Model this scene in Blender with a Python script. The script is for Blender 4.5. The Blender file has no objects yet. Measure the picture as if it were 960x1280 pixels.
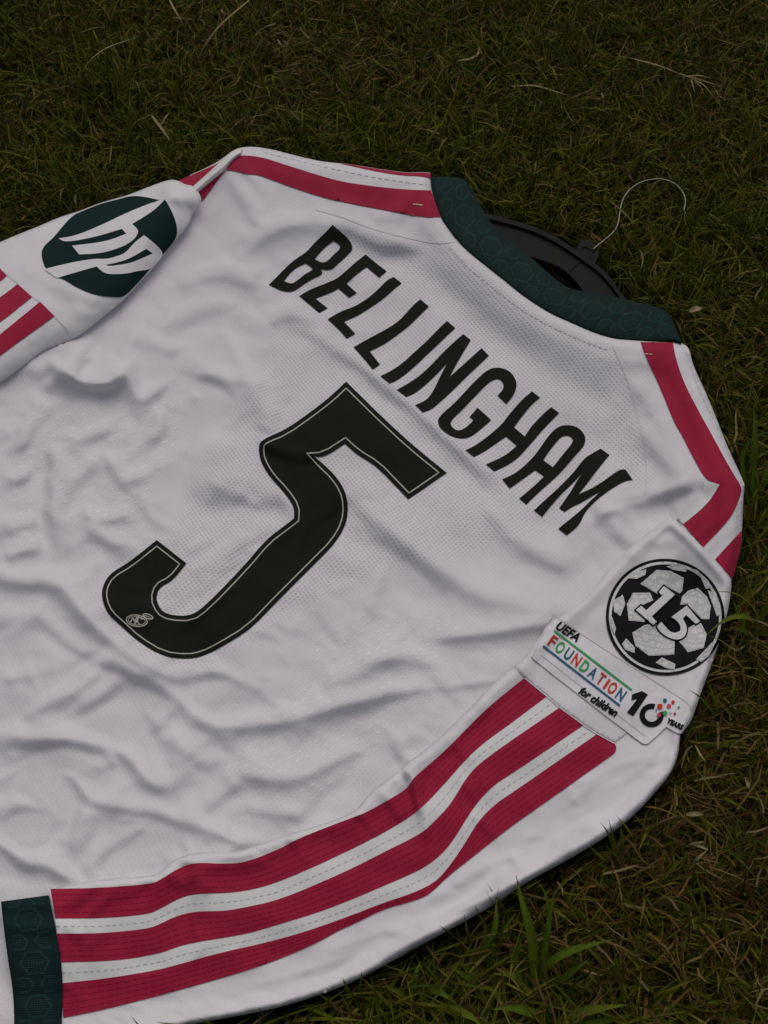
import bpy, math, random
import numpy as np
from mathutils import Vector
from mathutils.geometry import delaunay_2d_cdt

random.seed(7)
RNG = np.random.default_rng(11)
scene = bpy.context.scene
COL = scene.collection

# ------------------------------------------------------------------ camera
W, H = 960.0, 1280.0
CAM_H, PITCH, VFOV = 0.78, 57.0, 48.0
cam_data = bpy.data.cameras.new('camera')
cam = bpy.data.objects.new('camera', cam_data)
COL.objects.link(cam)
cam.location = (0, 0, CAM_H)
cam.rotation_euler = (math.radians(90 - PITCH), 0, 0)
cam_data.sensor_fit = 'VERTICAL'
cam_data.sensor_height = 36.0
cam_data.lens = 18.0 / math.tan(math.radians(VFOV / 2))
cam_data.clip_start = 0.02
cam_data.clip_end = 500
scene.camera = cam
scene.render.resolution_x, scene.render.resolution_y = 768, 1024

# ------------------------------------------------------------------ sky, sun, exposure
SUN_EL, SUN_AZ = 59.0, 4.0          # azimuth measured from +Y (far side of the lawn) towards +X
world = bpy.data.worlds.new('World')
scene.world = world
world.use_nodes = True
wn = world.node_tree.nodes
bg = wn['Background']
sky = wn.new('ShaderNodeTexSky')
sky.sky_type = 'NISHITA'
sky.sun_disc = False
sky.sun_elevation = math.radians(SUN_EL)
sky.sun_rotation = math.radians(SUN_AZ)
sky.dust_density = 4.0
sky.air_density = 1.0
sky.ozone_density = 0.6
cloud = wn.new('ShaderNodeHueSaturation')        # an even cloud cover takes most of the blue out of the sky
cloud.inputs['Saturation'].default_value = 0.55
world.node_tree.links.new(sky.outputs[0], cloud.inputs['Color'])
world.node_tree.links.new(cloud.outputs[0], bg.inputs[0])
bg.inputs[1].default_value = 0.063
sd = bpy.data.lights.new('sun', 'SUN')
sd.energy = 1.4
sd.angle = math.radians(66)
sd.color = (1.0, 0.96, 0.93)
sun = bpy.data.objects.new('sun', sd)
COL.objects.link(sun)
_e, _a = math.radians(SUN_EL), math.radians(SUN_AZ)
_d = Vector((math.sin(_a) * math.cos(_e), math.cos(_a) * math.cos(_e), math.sin(_e)))
sun.rotation_euler = _d.to_track_quat('Z', 'Y').to_euler()
sun.location = _d * 5
scene.view_settings.view_transform = 'Standard'
scene.view_settings.look = 'None'
scene.view_settings.gamma = 1.0
scene.view_settings.use_curve_mapping = False
scene.view_settings.exposure = -0.38

# ------------------------------------------------------------------ geometry helpers
FPX = (H / 2) / math.tan(math.radians(VFOV / 2))
_p = math.radians(PITCH)
FWD = np.array([0, math.cos(_p), -math.sin(_p)])
UPV = np.array([0, math.sin(_p), math.cos(_p)])


def at(u, v, z):
    """Plan position (x, y, z) of a point of the layout at height z above the soil."""
    u = np.asarray(u, float); v = np.asarray(v, float); z = np.asarray(z, float)
    a = (u - W / 2) / FPX
    b = -(v - H / 2) / FPX
    dx = a
    dy = FWD[1] + b * UPV[1]
    dz = FWD[2] + b * UPV[2]
    t = (z - CAM_H) / dz
    return np.stack([dx * t, dy * t, z + 0 * t], -1)


def to_px(P):
    d = P - np.array([0, 0, CAM_H])
    w = d @ FWD
    return W / 2 + FPX * d[:, 0] / w, H / 2 - FPX * (d @ UPV) / w


def smooth(poly, closed=True, it=2, thresh=48):
    p = [np.array(q, float) for q in poly]
    for _ in range(it):
        out = []
        n = len(p)
        for i in range(n):
            if not closed and i in (0, n - 1):
                out.append(p[i]); continue
            a, b, c = p[i - 1], p[i], p[(i + 1) % n]
            d1, d2 = b - a, c - b
            l1, l2 = np.hypot(*d1), np.hypot(*d2)
            if l1 < 1e-6 or l2 < 1e-6:
                continue
            ang = math.degrees(math.acos(max(-1, min(1, float(d1 @ d2) / (l1 * l2)))))
            if ang > thresh or ang < 2:
                out.append(b)
            else:
                out.append(b - d1 * 0.25); out.append(b + d2 * 0.25)
        p = out
    return np.array(p)


def resample(poly, step, closed=True):
    p = np.asarray(poly, float)
    q = np.vstack([p, p[:1]]) if closed else p
    out = []
    for a, b in zip(q[:-1], q[1:]):
        l = np.hypot(*(b - a))
        n = max(1, int(round(l / step)))
        for k in range(n):
            out.append(a + (b - a) * k / n)
    if not closed:
        out.append(q[-1])
    o = np.array(out)
    # drop near-duplicates
    keep = [0]
    for i in range(1, len(o)):
        if np.hypot(*(o[i] - o[keep[-1]])) > 0.25 * min(step, 1.0):
            keep.append(i)
    if closed and len(keep) > 3 and np.hypot(*(o[keep[-1]] - o[0])) < 0.25 * min(step, 1.0):
        keep.pop()
    return o[keep]


def even(poly, n):
    """n points evenly spaced along an open polyline."""
    p = np.asarray(poly, float)
    d = np.r_[0, np.cumsum(np.hypot(*np.diff(p, axis=0).T))]
    t = np.linspace(0, d[-1], n)
    return np.stack([np.interp(t, d, p[:, 0]), np.interp(t, d, p[:, 1])], -1)


def inside(loops, X, Y):
    r = np.zeros(len(X), bool)
    for L in loops:
        x1, y1 = L[:, 0], L[:, 1]
        x2, y2 = np.roll(x1, -1), np.roll(y1, -1)
        for i in range(len(L)):
            c = ((y1[i] > Y) != (y2[i] > Y))
            if not c.any():
                continue
            xx = x1[i] + (Y - y1[i]) * (x2[i] - x1[i]) / (y2[i] - y1[i] + 1e-12)
            r ^= c & (X < xx)
    return r


def seg_dist(poly, X, Y, closed=True, signed=False):
    """Distance (and side) from points to a polyline."""
    p = np.asarray(poly, float)
    q = np.vstack([p, p[:1]]) if closed else p
    best = np.full(X.shape, 1e9); side = np.zeros(X.shape); tt = np.zeros(X.shape)
    L = np.r_[0, np.cumsum(np.hypot(*np.diff(q, axis=0).T))]
    for i in range(len(q) - 1):
        a, b = q[i], q[i + 1]
        d = b - a
        l2 = d @ d + 1e-9
        t = np.clip(((X - a[0]) * d[0] + (Y - a[1]) * d[1]) / l2, 0, 1)
        ex, ey = X - (a[0] + t * d[0]), Y - (a[1] + t * d[1])
        dd = np.hypot(ex, ey)
        m = dd < best
        best = np.where(m, dd, best)
        if signed:
            side = np.where(m, np.sign(d[0] * (Y - a[1]) - d[1] * (X - a[0])), side)
            tt = np.where(m, (L[i] + t * math.sqrt(l2)) / L[-1], tt)
    return (best, side, tt) if signed else best


def perlin(x, y, seed=0):
    r = np.random.default_rng(seed)
    perm = r.permutation(512)
    g = r.uniform(0, 2 * np.pi, 512)
    xi, yi = np.floor(x).astype(int), np.floor(y).astype(int)
    xf, yf = x - xi, y - yi
    def grad(ix, iy, dx, dy):
        h = g[perm[(perm[ix & 511] + iy) & 511]]
        return np.cos(h) * dx + np.sin(h) * dy
    s = xf ** 3 * (xf * (xf * 6 - 15) + 10)
    t = yf ** 3 * (yf * (yf * 6 - 15) + 10)
    a = grad(xi, yi, xf, yf); b = grad(xi + 1, yi, xf - 1, yf)
    c = grad(xi, yi + 1, xf, yf - 1); d = grad(xi + 1, yi + 1, xf - 1, yf - 1)
    return (a + s * (b - a)) * (1 - t) + (c + s * (d - c)) * t


def make_mesh(name, V, F, mat, parent=None, smooth_shade=True, attrs=None, uv=None):
    me = bpy.data.meshes.new(name)
    off = np.array(parent.location) if parent is not None else np.zeros(3)
    pp = parent
    while pp is not None and pp.parent is not None:
        pp = pp.parent
        off = off + np.array(pp.location)
    me.from_pydata((np.asarray(V) - off).tolist(), [], [list(map(int, f)) for f in F])
    if smooth_shade:
        me.polygons.foreach_set('use_smooth', [True] * len(me.polygons))
    for k, val in (attrs or {}).items():
        at_ = me.attributes.new(k, 'FLOAT', 'POINT')
        at_.data.foreach_set('value', np.asarray(val, np.float32))
    if uv is not None:
        ul = me.uv_layers.new(name='UVMap')
        li = np.zeros(len(me.loops), np.int32)
        me.loops.foreach_get('vertex_index', li)
        ul.data.foreach_set('uv', np.asarray(uv, np.float32)[li].ravel())
    me.materials.append(mat)
    me.update()
    o = bpy.data.objects.new(name, me)
    COL.objects.link(o)
    if parent is not None:
        o.parent = parent
    return o


def tri_region(loops, step, edge_step=None, grid=True):
    """Triangulate a region (outer loop + holes) with evenly spread inner points."""
    loops = [resample(L, edge_step or step) for L in loops]
    pts, edges = [], []
    for L in loops:
        n0 = len(pts)
        pts += L.tolist()
        edges += [(n0 + i, n0 + (i + 1) % len(L)) for i in range(len(L))]
    allp = np.vstack(loops)
    x0, y0 = allp.min(0); x1, y1 = allp.max(0)
    if grid:
        gx, gy = np.meshgrid(np.arange(x0, x1, step), np.arange(y0, y1, step * 0.87))
        gx = gx + (np.arange(gx.shape[0]) % 2)[:, None] * step * 0.5
        X, Y = gx.ravel(), gy.ravel()
        m = inside(loops, X, Y)
        X, Y = X[m], Y[m]
        if len(X):
            d = np.full(X.shape, 1e9)
            for L in loops:
                d = np.minimum(d, seg_dist(L, X, Y))
            m = d > step * 0.55
            pts += np.stack([X[m], Y[m]], -1).tolist()
    vs, es, fs, *_ = delaunay_2d_cdt([Vector(p) for p in pts], edges, [], 0, 1e-6)
    V = np.array([tuple(v) for v in vs])
    F = np.array([f[:3] for f in fs])
    c = V[F].mean(1)
    F = F[inside(loops, c[:, 0], c[:, 1])]
    a, b, cc = V[F[:, 0]], V[F[:, 1]], V[F[:, 2]]
    ar = (b[:, 0] - a[:, 0]) * (cc[:, 1] - a[:, 1]) - (b[:, 1] - a[:, 1]) * (cc[:, 0] - a[:, 0])
    F[ar > 0] = F[ar > 0][:, ::-1]        # image y runs down: keep faces looking up
    used = np.unique(F)
    mp = np.full(len(V), -1); mp[used] = np.arange(len(used))
    return V[used], mp[F]


def skirt(V3, F, drop=None, floor=None, inset=0.0):
    """Give a sheet an edge: its border is carried down by drop (or to floor)."""
    e = np.vstack([F[:, [0, 1]], F[:, [1, 2]], F[:, [2, 0]]])
    key = np.sort(e, 1)
    k = key[:, 0].astype(np.int64) * 10 ** 7 + key[:, 1]
    uq, idx, cnt = np.unique(k, return_index=True, return_counts=True)
    be = e[idx[cnt == 1]]
    bv = np.unique(be)
    mp = {int(b): len(V3) + i for i, b in enumerate(bv)}
    low = V3[bv].copy()
    if floor is not None:
        low[:, 2] = np.minimum(low[:, 2] - 0.001, floor)
    else:
        low[:, 2] -= drop
    if inset:
        turn = np.zeros((len(V3), 2))
        along = V3[be[:, 1], :2] - V3[be[:, 0], :2]
        along /= np.linalg.norm(along, axis=1)[:, None] + 1e-9
        inward = np.stack([-along[:, 1], along[:, 0]], -1)
        np.add.at(turn, be[:, 0], inward)
        np.add.at(turn, be[:, 1], inward)
        turn /= np.linalg.norm(turn, axis=1)[:, None] + 1e-9
        low[:, :2] += turn[bv] * inset
    Fs = [[int(a), int(b)] for a, b in be]
    F4 = [[b, a, mp[a], mp[b]] for a, b in Fs]
    return np.vstack([V3, low]), [list(f) for f in F] + F4


def sheet(name, outline, zf, mat, parent, step=4.0, drop=None, floor=None, attrs=None, edge_step=None, inset=0.0):
    V, F = tri_region(outline if isinstance(outline, list) else [outline], step, edge_step)
    P = at(V[:, 0], V[:, 1], zf(V[:, 0], V[:, 1]))
    n0 = len(P)
    if drop is not None or floor is not None:
        P2, F2 = skirt(P, F, drop, floor, inset)
    else:
        P2, F2 = P, F
    av = {}
    for k, f in (attrs or {}).items():
        val = f(V[:, 0], V[:, 1])
        av[k] = np.r_[val, np.zeros(len(P2) - n0)]
    return make_mesh(name, P2, F2, mat, parent, True, av)


def ribbon_px(line, width, closed=False):
    """A band of given width along a line, as layout vertices and quads."""
    p = np.asarray(line, float)
    if closed:
        t = np.roll(p, -1, 0) - np.roll(p, 1, 0)
    else:
        t = np.gradient(p, axis=0)
    t = t / (np.hypot(*t.T)[:, None] + 1e-9)
    n = np.stack([-t[:, 1], t[:, 0]], -1)
    w = np.broadcast_to(np.asarray(width, float), (len(p),))[:, None] / 2
    V = np.vstack([p + n * w, p - n * w])
    k = len(p)
    F = []
    for i in range(k if closed else k - 1):
        j = (i + 1) % k
        F.append([i, j, k + j, k + i])
    return V, F


def drape(V, F, zf, off, name, mat, parent):
    P = at(V[:, 0], V[:, 1], zf(V[:, 0], V[:, 1]) + off)
    F = [list(f) for f in F]
    if F:
        a, b, c = (P[F[0][k]] for k in range(3))
        if np.cross(b - a, c - a)[2] < 0:
            F = [f[::-1] for f in F]
    return make_mesh(name, P, F, mat, parent, True)


def join(parts):
    V, F, n = [], [], 0
    for v, f in parts:
        V.append(np.asarray(v, float)); F += [[i + n for i in q] for q in f]; n += len(v)
    return np.vstack(V), F


# ------------------------------------------------------------------ materials
def new_mat(name):
    m = bpy.data.materials.new(name)
    m.use_nodes = True
    nt = m.node_tree
    return m, nt, nt.nodes['Principled BSDF']


def math_node(nt, op, a, b=None, c=None):
    n = nt.nodes.new('ShaderNodeMath'); n.operation = op
    for i, x in enumerate((a, b, c)):
        if x is None:
            continue
        if isinstance(x, (int, float)):
            n.inputs[i].default_value = x
        else:
            nt.links.new(x, n.inputs[i])
    return n.outputs[0]


def ramp(nt, v, a, b):
    n = nt.nodes.new('ShaderNodeMapRange'); n.interpolation_type = 'SMOOTHSTEP'
    nt.links.new(v, n.inputs[0])
    n.inputs[1].default_value = a; n.inputs[2].default_value = b
    return n.outputs[0]


def mix_col(nt, f, a, b):
    n = nt.nodes.new('ShaderNodeMix'); n.data_type = 'RGBA'
    for sock, x in ((n.inputs[0], f), (n.inputs[6], a), (n.inputs[7], b)):
        if isinstance(x, (int, float)):
            sock.default_value = x
        elif isinstance(x, tuple):
            sock.default_value = (*x, 1)
        else:
            nt.links.new(x, sock)
    return n.outputs[2]


def noise(nt, vec, scale, detail=2.0, rough=0.5):
    n = nt.nodes.new('ShaderNodeTexNoise')
    n.inputs['Scale'].default_value = scale
    n.inputs['Detail'].default_value = detail
    n.inputs['Roughness'].default_value = rough
    nt.links.new(vec, n.inputs['Vector'])
    return n.outputs[0]


def coords(nt, kind='Object', rot=0.0, scale=(1, 1, 1)):
    tc = nt.nodes.new('ShaderNodeTexCoord')
    mp = nt.nodes.new('ShaderNodeMapping')
    mp.inputs['Rotation'].default_value = (0, 0, rot)
    mp.inputs['Scale'].default_value = scale
    nt.links.new(tc.outputs[kind], mp.inputs[0])
    return mp.outputs[0]


def bump(nt, bsdf, h, strength, dist=0.001):
    b = nt.nodes.new('ShaderNodeBump')
    b.inputs['Strength'].default_value = strength
    b.inputs['Distance'].default_value = dist
    nt.links.new(h, b.inputs['Height'])
    nt.links.new(b.outputs[0], bsdf.inputs['Normal'])


def cloth_mat(name, col, weave=1400, rough=0.75, sheen=0.15, mesh=False, ribs=False, var=0.05):
    m, nt, bs = new_mat(name)
    bs.inputs['Roughness'].default_value = rough
    bs.inputs['Sheen Weight'].default_value = sheen
    bs.inputs['Specular IOR Level'].default_value = 0.25
    v = coords(nt, 'Object', 0.35)
    sx = nt.nodes.new('ShaderNodeSeparateXYZ'); nt.links.new(v, sx.inputs[0])
    big = noise(nt, v, 35, 3)
    fine = noise(nt, v, weave, 1)
    c = mix_col(nt, ramp(nt, big, 0.3, 0.7), tuple(x * (1 - var) for x in col), col)
    wv = math_node(nt, 'MULTIPLY', math_node(nt, 'SINE', math_node(nt, 'MULTIPLY', sx.outputs[0], 4200)),
                   math_node(nt, 'SINE', math_node(nt, 'MULTIPLY', sx.outputs[1], 4200)))
    hgt = math_node(nt, 'ADD', math_node(nt, 'MULTIPLY', wv, 0.12), math_node(nt, 'MULTIPLY', fine, 0.35))
    if mesh:
        a = nt.nodes.new('ShaderNodeAttribute'); a.attribute_name = 'mesh_mask'
        v2 = coords(nt, 'Object', 0.12)
        s2 = nt.nodes.new('ShaderNodeSeparateXYZ'); nt.links.new(v2, s2.inputs[0])
        kx, ky = math.pi / 0.0019, math.pi / 0.0023
        d = math_node(nt, 'MULTIPLY', math_node(nt, 'SINE', math_node(nt, 'MULTIPLY', s2.outputs[0], kx)),
                      math_node(nt, 'SINE', math_node(nt, 'MULTIPLY', s2.outputs[1], ky)))
        hole = math_node(nt, 'MULTIPLY', ramp(nt, d, 0.1, 0.85), a.outputs['Fac'])
        c = mix_col(nt, math_node(nt, 'MULTIPLY', hole, 0.26), c, (0.2, 0.19, 0.2))
        hgt = math_node(nt, 'SUBTRACT', hgt, math_node(nt, 'MULTIPLY', hole, 1.2))
    if ribs:
        r = math_node(nt, 'MULTIPLY', noise(nt, v, 900, 2), 0.6)
        hgt = math_node(nt, 'ADD', hgt, r)
    nt.links.new(c, bs.inputs['Base Color'])
    bump(nt, bs, hgt, 0.5, 0.0006)
    return m


M_BODY = cloth_mat('white_mesh_jersey', (0.72, 0.69, 0.72), mesh=True)
M_SLEEVE = cloth_mat('white_jersey', (0.74, 0.71, 0.73))
M_RED = cloth_mat('crimson_stripe_knit', (0.36, 0.0085, 0.042), weave=1100, rough=0.8, sheen=0.05, ribs=True, var=0.12)
M_WHITE = cloth_mat('white_tape', (0.75, 0.735, 0.73), weave=1500)


def flat_mat(name, col, rough=0.75, spec=0.12, bumpy=0.15):
    m, nt, bs = new_mat(name)
    v = coords(nt)
    n = noise(nt, v, 220, 3)
    c = mix_col(nt, n, tuple(x * 0.85 for x in col), tuple(min(1, x * 1.12) for x in col))
    nt.links.new(c, bs.inputs['Base Color'])
    bs.inputs['Roughness'].default_value = rough
    bs.inputs['Specular IOR Level'].default_value = spec
    bump(nt, bs, noise(nt, v, 1500, 1), bumpy, 0.0004)
    return m


M_PRINT = flat_mat('dark_olive_print', (0.0105, 0.0115, 0.0072), 0.7, 0.07)
M_LINE = flat_mat('pale_print_line', (0.45, 0.43, 0.37))
M_GREEN = flat_mat('dark_green_print', (0.006, 0.022, 0.021), 0.75, 0.08)
M_BLACK = flat_mat('black_print', (0.008, 0.008, 0.010), 0.7, 0.1)
M_PATCHW = flat_mat('white_patch_film', (0.70, 0.68, 0.68), 0.6, 0.2)
M_STITCH = flat_mat('grey_stitching', (0.66, 0.63, 0.66))
M_THREAD = flat_mat('white_thread', (0.86, 0.85, 0.84))
M_GOLD = flat_mat('pale_bar_tack', (0.55, 0.42, 0.28))
M_SEAM = flat_mat('seam_thread', (0.66, 0.63, 0.65))
M_FGREEN = flat_mat('patch_green', (0.05, 0.36, 0.11))
M_FBLUE = flat_mat('patch_blue', (0.03, 0.12, 0.22))
M_FRED = flat_mat('patch_red', (0.55, 0.05, 0.03))
M_FCORAL = flat_mat('patch_coral', (0.62, 0.07, 0.10))


def lace_mat():
    m, nt, bs = new_mat('silver_patch_panel')
    v = coords(nt)
    vo = nt.nodes.new('ShaderNodeTexVoronoi'); vo.feature = 'DISTANCE_TO_EDGE'
    vo.inputs['Scale'].default_value = 230
    nt.links.new(v, vo.inputs['Vector'])
    wv = nt.nodes.new('ShaderNodeTexWave'); wv.wave_type = 'RINGS'
    wv.inputs['Scale'].default_value = 90; wv.inputs['Distortion'].default_value = 9
    nt.links.new(v, wv.inputs['Vector'])
    f = math_node(nt, 'MULTIPLY', ramp(nt, vo.outputs['Distance'], 0.0, 0.12), ramp(nt, wv.outputs[0], 0.0, 0.5))
    nt.links.new(mix_col(nt, f, (0.47, 0.46, 0.46), (0.64, 0.62, 0.61)), bs.inputs['Base Color'])
    bs.inputs['Roughness'].default_value = 0.4
    return m


M_LACE = lace_mat()


def jacquard_mat():
    """Dark green knit with a lighter woven medallion band; UV: x along the band, y across."""
    m, nt, bs = new_mat('green_jacquard_knit')
    v = coords(nt, 'UV')
    s = nt.nodes.new('ShaderNodeSeparateXYZ'); nt.links.new(v, s.inputs[0])
    x, y = s.outputs[0], s.outputs[1]
    fx = math_node(nt, 'SUBTRACT', math_node(nt, 'FRACT', x), 0.5)
    yy = math_node(nt, 'SUBTRACT', y, 0.5)
    lat = math_node(nt, 'MULTIPLY', math_node(nt, 'SINE', math_node(nt, 'MULTIPLY', math_node(nt, 'ADD', x, y), 58)),
                    math_node(nt, 'SINE', math_node(nt, 'MULTIPLY', math_node(nt, 'SUBTRACT', x, y), 58)))
    ax, ay = math_node(nt, 'ABSOLUTE', fx), math_node(nt, 'ABSOLUTE', yy)

    def hexagon(a, b):
        return math_node(nt, 'MAXIMUM', math_node(nt, 'ADD', math_node(nt, 'MULTIPLY', a, 0.866), math_node(nt, 'MULTIPLY', b, 0.5)), b)

    def medal(h, size):
        core = math_node(nt, 'MULTIPLY', math_node(nt, 'SUBTRACT', 1.0, ramp(nt, h, size - 0.02, size + 0.01)), ramp(nt, lat, -0.2, 0.4))
        line = math_node(nt, 'SUBTRACT', 1.0, ramp(nt, math_node(nt, 'ABSOLUTE', math_node(nt, 'SUBTRACT', h, size + 0.075)), 0.012, 0.04))
        return math_node(nt, 'MAXIMUM', core, line)

    big = medal(hexagon(ay, ax), 0.17)
    sx = math_node(nt, 'SUBTRACT', 0.5, ax)
    sy = math_node(nt, 'ABSOLUTE', math_node(nt, 'SUBTRACT', ay, 0.27))
    small = medal(hexagon(sy, sx), 0.09)
    pat = math_node(nt, 'MAXIMUM', big, small)
    band = math_node(nt, 'MULTIPLY', ramp(nt, y, 0.10, 0.16), math_node(nt, 'SUBTRACT', 1.0, ramp(nt, y, 0.84, 0.9)))
    f = math_node(nt, 'MULTIPLY', pat, band)
    f = math_node(nt, 'MULTIPLY', f, ramp(nt, noise(nt, v, 30, 3), 0.2, 0.7))
    nt.links.new(mix_col(nt, f, (0.003, 0.0175, 0.0160), (0.0085, 0.046, 0.041)), bs.inputs['Base Color'])
    bs.inputs['Roughness'].default_value = 0.8
    bs.inputs['Specular IOR Level'].default_value = 0.2
    bump(nt, bs, math_node(nt, 'ADD', f, math_node(nt, 'MULTIPLY', lat, 0.5)), 0.5, 0.0006)
    return m


M_JACQ = jacquard_mat()


def blade_mat(name, trans=0.18):
    m, nt, bs = new_mat(name)
    a = nt.nodes.new('ShaderNodeAttribute'); a.attribute_name = 'tint'
    v = coords(nt)
    n = noise(nt, v, 160, 3)
    c = mix_col(nt, math_node(nt, 'MULTIPLY', ramp(nt, n, 0.35, 0.75), 0.35), a.outputs['Color'], (0.055, 0.038, 0.011))
    nt.links.new(c, bs.inputs['Base Color'])
    bs.inputs['Roughness'].default_value = 0.6
    bs.inputs['Specular IOR Level'].default_value = 0.08
    tr = nt.nodes.new('ShaderNodeBsdfTranslucent')
    nt.links.new(c, tr.inputs[0])
    mx = nt.nodes.new('ShaderNodeMixShader'); mx.inputs[0].default_value = trans
    nt.links.new(bs.outputs[0], mx.inputs[1]); nt.links.new(tr.outputs[0], mx.inputs[2])
    nt.links.new(mx.outputs[0], nt.nodes['Material Output'].inputs[0])
    return m


M_BLADE = blade_mat('grass_blade')
M_DRY = blade_mat('dry_grass', 0.15)


def soil_mat():
    m, nt, bs = new_mat('soil_and_thatch')
    v = coords(nt)
    n1, n2 = noise(nt, v, 14, 6, 0.6), noise(nt, v, 260, 4, 0.7)
    c = mix_col(nt, ramp(nt, n1, 0.35, 0.65), (0.012, 0.013, 0.004), (0.022, 0.018, 0.006))
    c = mix_col(nt, math_node(nt, 'MULTIPLY', ramp(nt, n2, 0.45, 0.7), 0.6), c, (0.024, 0.028, 0.006))
    nt.links.new(c, bs.inputs['Base Color'])
    bs.inputs['Roughness'].default_value = 0.95
    bump(nt, bs, n2, 1.0, 0.01)
    return m


# ------------------------------------------------------------------ setting: the lawn
def grid_ground():
    xs = np.r_[-200, -40, -8, np.linspace(-2.5, 2.5, 50), 8, 40, 200]
    ys = np.r_[-200, -40, -8, np.linspace(-1.5, 3.5, 50), 8, 40, 200]
    X, Y = np.meshgrid(xs, ys)
    Z = 0.004 * perlin(X * 6, Y * 6, 3) * (np.abs(X) < 3) * (np.abs(Y) < 4)
    V = np.stack([X.ravel(), Y.ravel(), Z.ravel()], -1)
    n, k = len(xs), len(ys)
    F = [[j * n + i, j * n + i + 1, (j + 1) * n + i + 1, (j + 1) * n + i] for j in range(k - 1) for i in range(n - 1)]
    o = make_mesh('ground', V, F, soil_mat())
    o['kind'] = 'structure'
    return o


grid_ground()

# ------------------------------------------------------------------ layout of the shirt (plan outlines)
SEAM = [(539, 216), (539, 236), (544, 251), (551, 272), (558, 282), (571, 299), (590, 318), (615, 338), (640, 358),
        (666, 378), (690, 392), (723, 407), (748, 417), (768, 423), (800, 426), (841, 427), (852, 428)]
BODY = SEAM[1:-1] + [
    (854, 429), (862, 436), (866, 456), (879, 483), (893, 516), (909, 558), (929, 600), (931, 609), (929, 623),
    (928, 657), (926, 686), (916, 723), (900, 770), (860, 820), (780, 890), (690, 935), (600, 985), (520, 1040),
    (420, 1100), (300, 1150), (180, 1200), (110, 1260), (60, 1330), (10, 1380), (-60, 1350), (-150, 1270),
    (-250, 1140), (-340, 1000), (-400, 880), (-420, 800), (-330, 710), (-200, 600), (-80, 500), (20, 430), (90, 375),
    (150, 320), (200, 262), (223, 225), (267, 206), (293, 187), (303, 184), (317, 183), (342, 187), (360, 192),
    (400, 202), (437, 205), (473, 211), (508, 216), (525, 215), (538, 216)]
RS_PANEL = [(838, 645), (846, 652), (879, 684), (906, 713), (915, 726), (913, 745), (909, 768), (900, 800), (889, 832),
            (877, 864), (866, 896), (860, 908), (852, 913), (846, 912), (834, 903), (812, 920), (806, 922), (788, 913), (778, 922), (768, 928), (747, 917),
            (730, 906), (700, 884), (684, 870), (656, 847), (643, 834), (652, 826), (662, 812), (680, 789), (705, 768),
            (735, 746), (748, 728), (766, 706), (790, 682), (818, 660)]
RS_LOWER = [(643, 832), (652, 825), (676, 846), (700, 866), (740, 896), (766, 908), (786, 900), (806, 906), (834, 890), (851, 902), (849, 940), (840, 965), (820, 990), (790, 1022),
            (760, 1045), (715, 1072), (665, 1099), (640, 1115), (620, 1130), (575, 1155), (525, 1182), (462, 1217),
            (425, 1235), (350, 1260), (280, 1273), (180, 1292), (76, 1306), (74, 1270), (77, 1247), (77, 1215),
            (69, 1159), (60, 1114), (65, 1110), (125, 1099), (190, 1095), (200, 1090), (217, 1075), (242, 1065),
            (287, 1066), (312, 1060), (355, 1044), (405, 1030), (440, 1016), (446, 1012), (459, 995), (475, 980),
            (502, 961), (511, 951), (519, 947), (540, 930), (563, 909), (592, 880), (620, 850)]
RS_ALL = [(838, 645), (879, 684), (915, 726), (909, 768), (889, 832), (866, 896), (853, 918)] + RS_LOWER[10:27] + \
         RS_LOWER[27:] + [(643, 834), (680, 789), (705, 768), (748, 728), (790, 682), (818, 660)]
LS_ALL = [(-400, 520), (-250, 430), (-100, 350), (0, 302), (50, 282), (75, 271), (102, 263), (123, 254), (160, 244),
          (187, 233), (212, 224), (224, 226), (232, 231), (242, 232), (248, 239), (252, 248), (250, 255), (242, 265),
          (235, 283), (222, 297), (203, 320), (192, 335), (175, 352), (160, 370), (132, 393), (107, 413), (93, 423),
          (70, 432), (53, 437), (25, 460), (0, 478), (-100, 535), (-200, 585), (-340, 640)]
LS_SEAM = [(-5, 331), (10, 344), (40, 370), (50, 377), (68, 395), (83, 410), (88, 424)]
BODY_S, RSALL_S, LSALL_S = (smooth(p) for p in (BODY, RS_ALL, LS_ALL))

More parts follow.
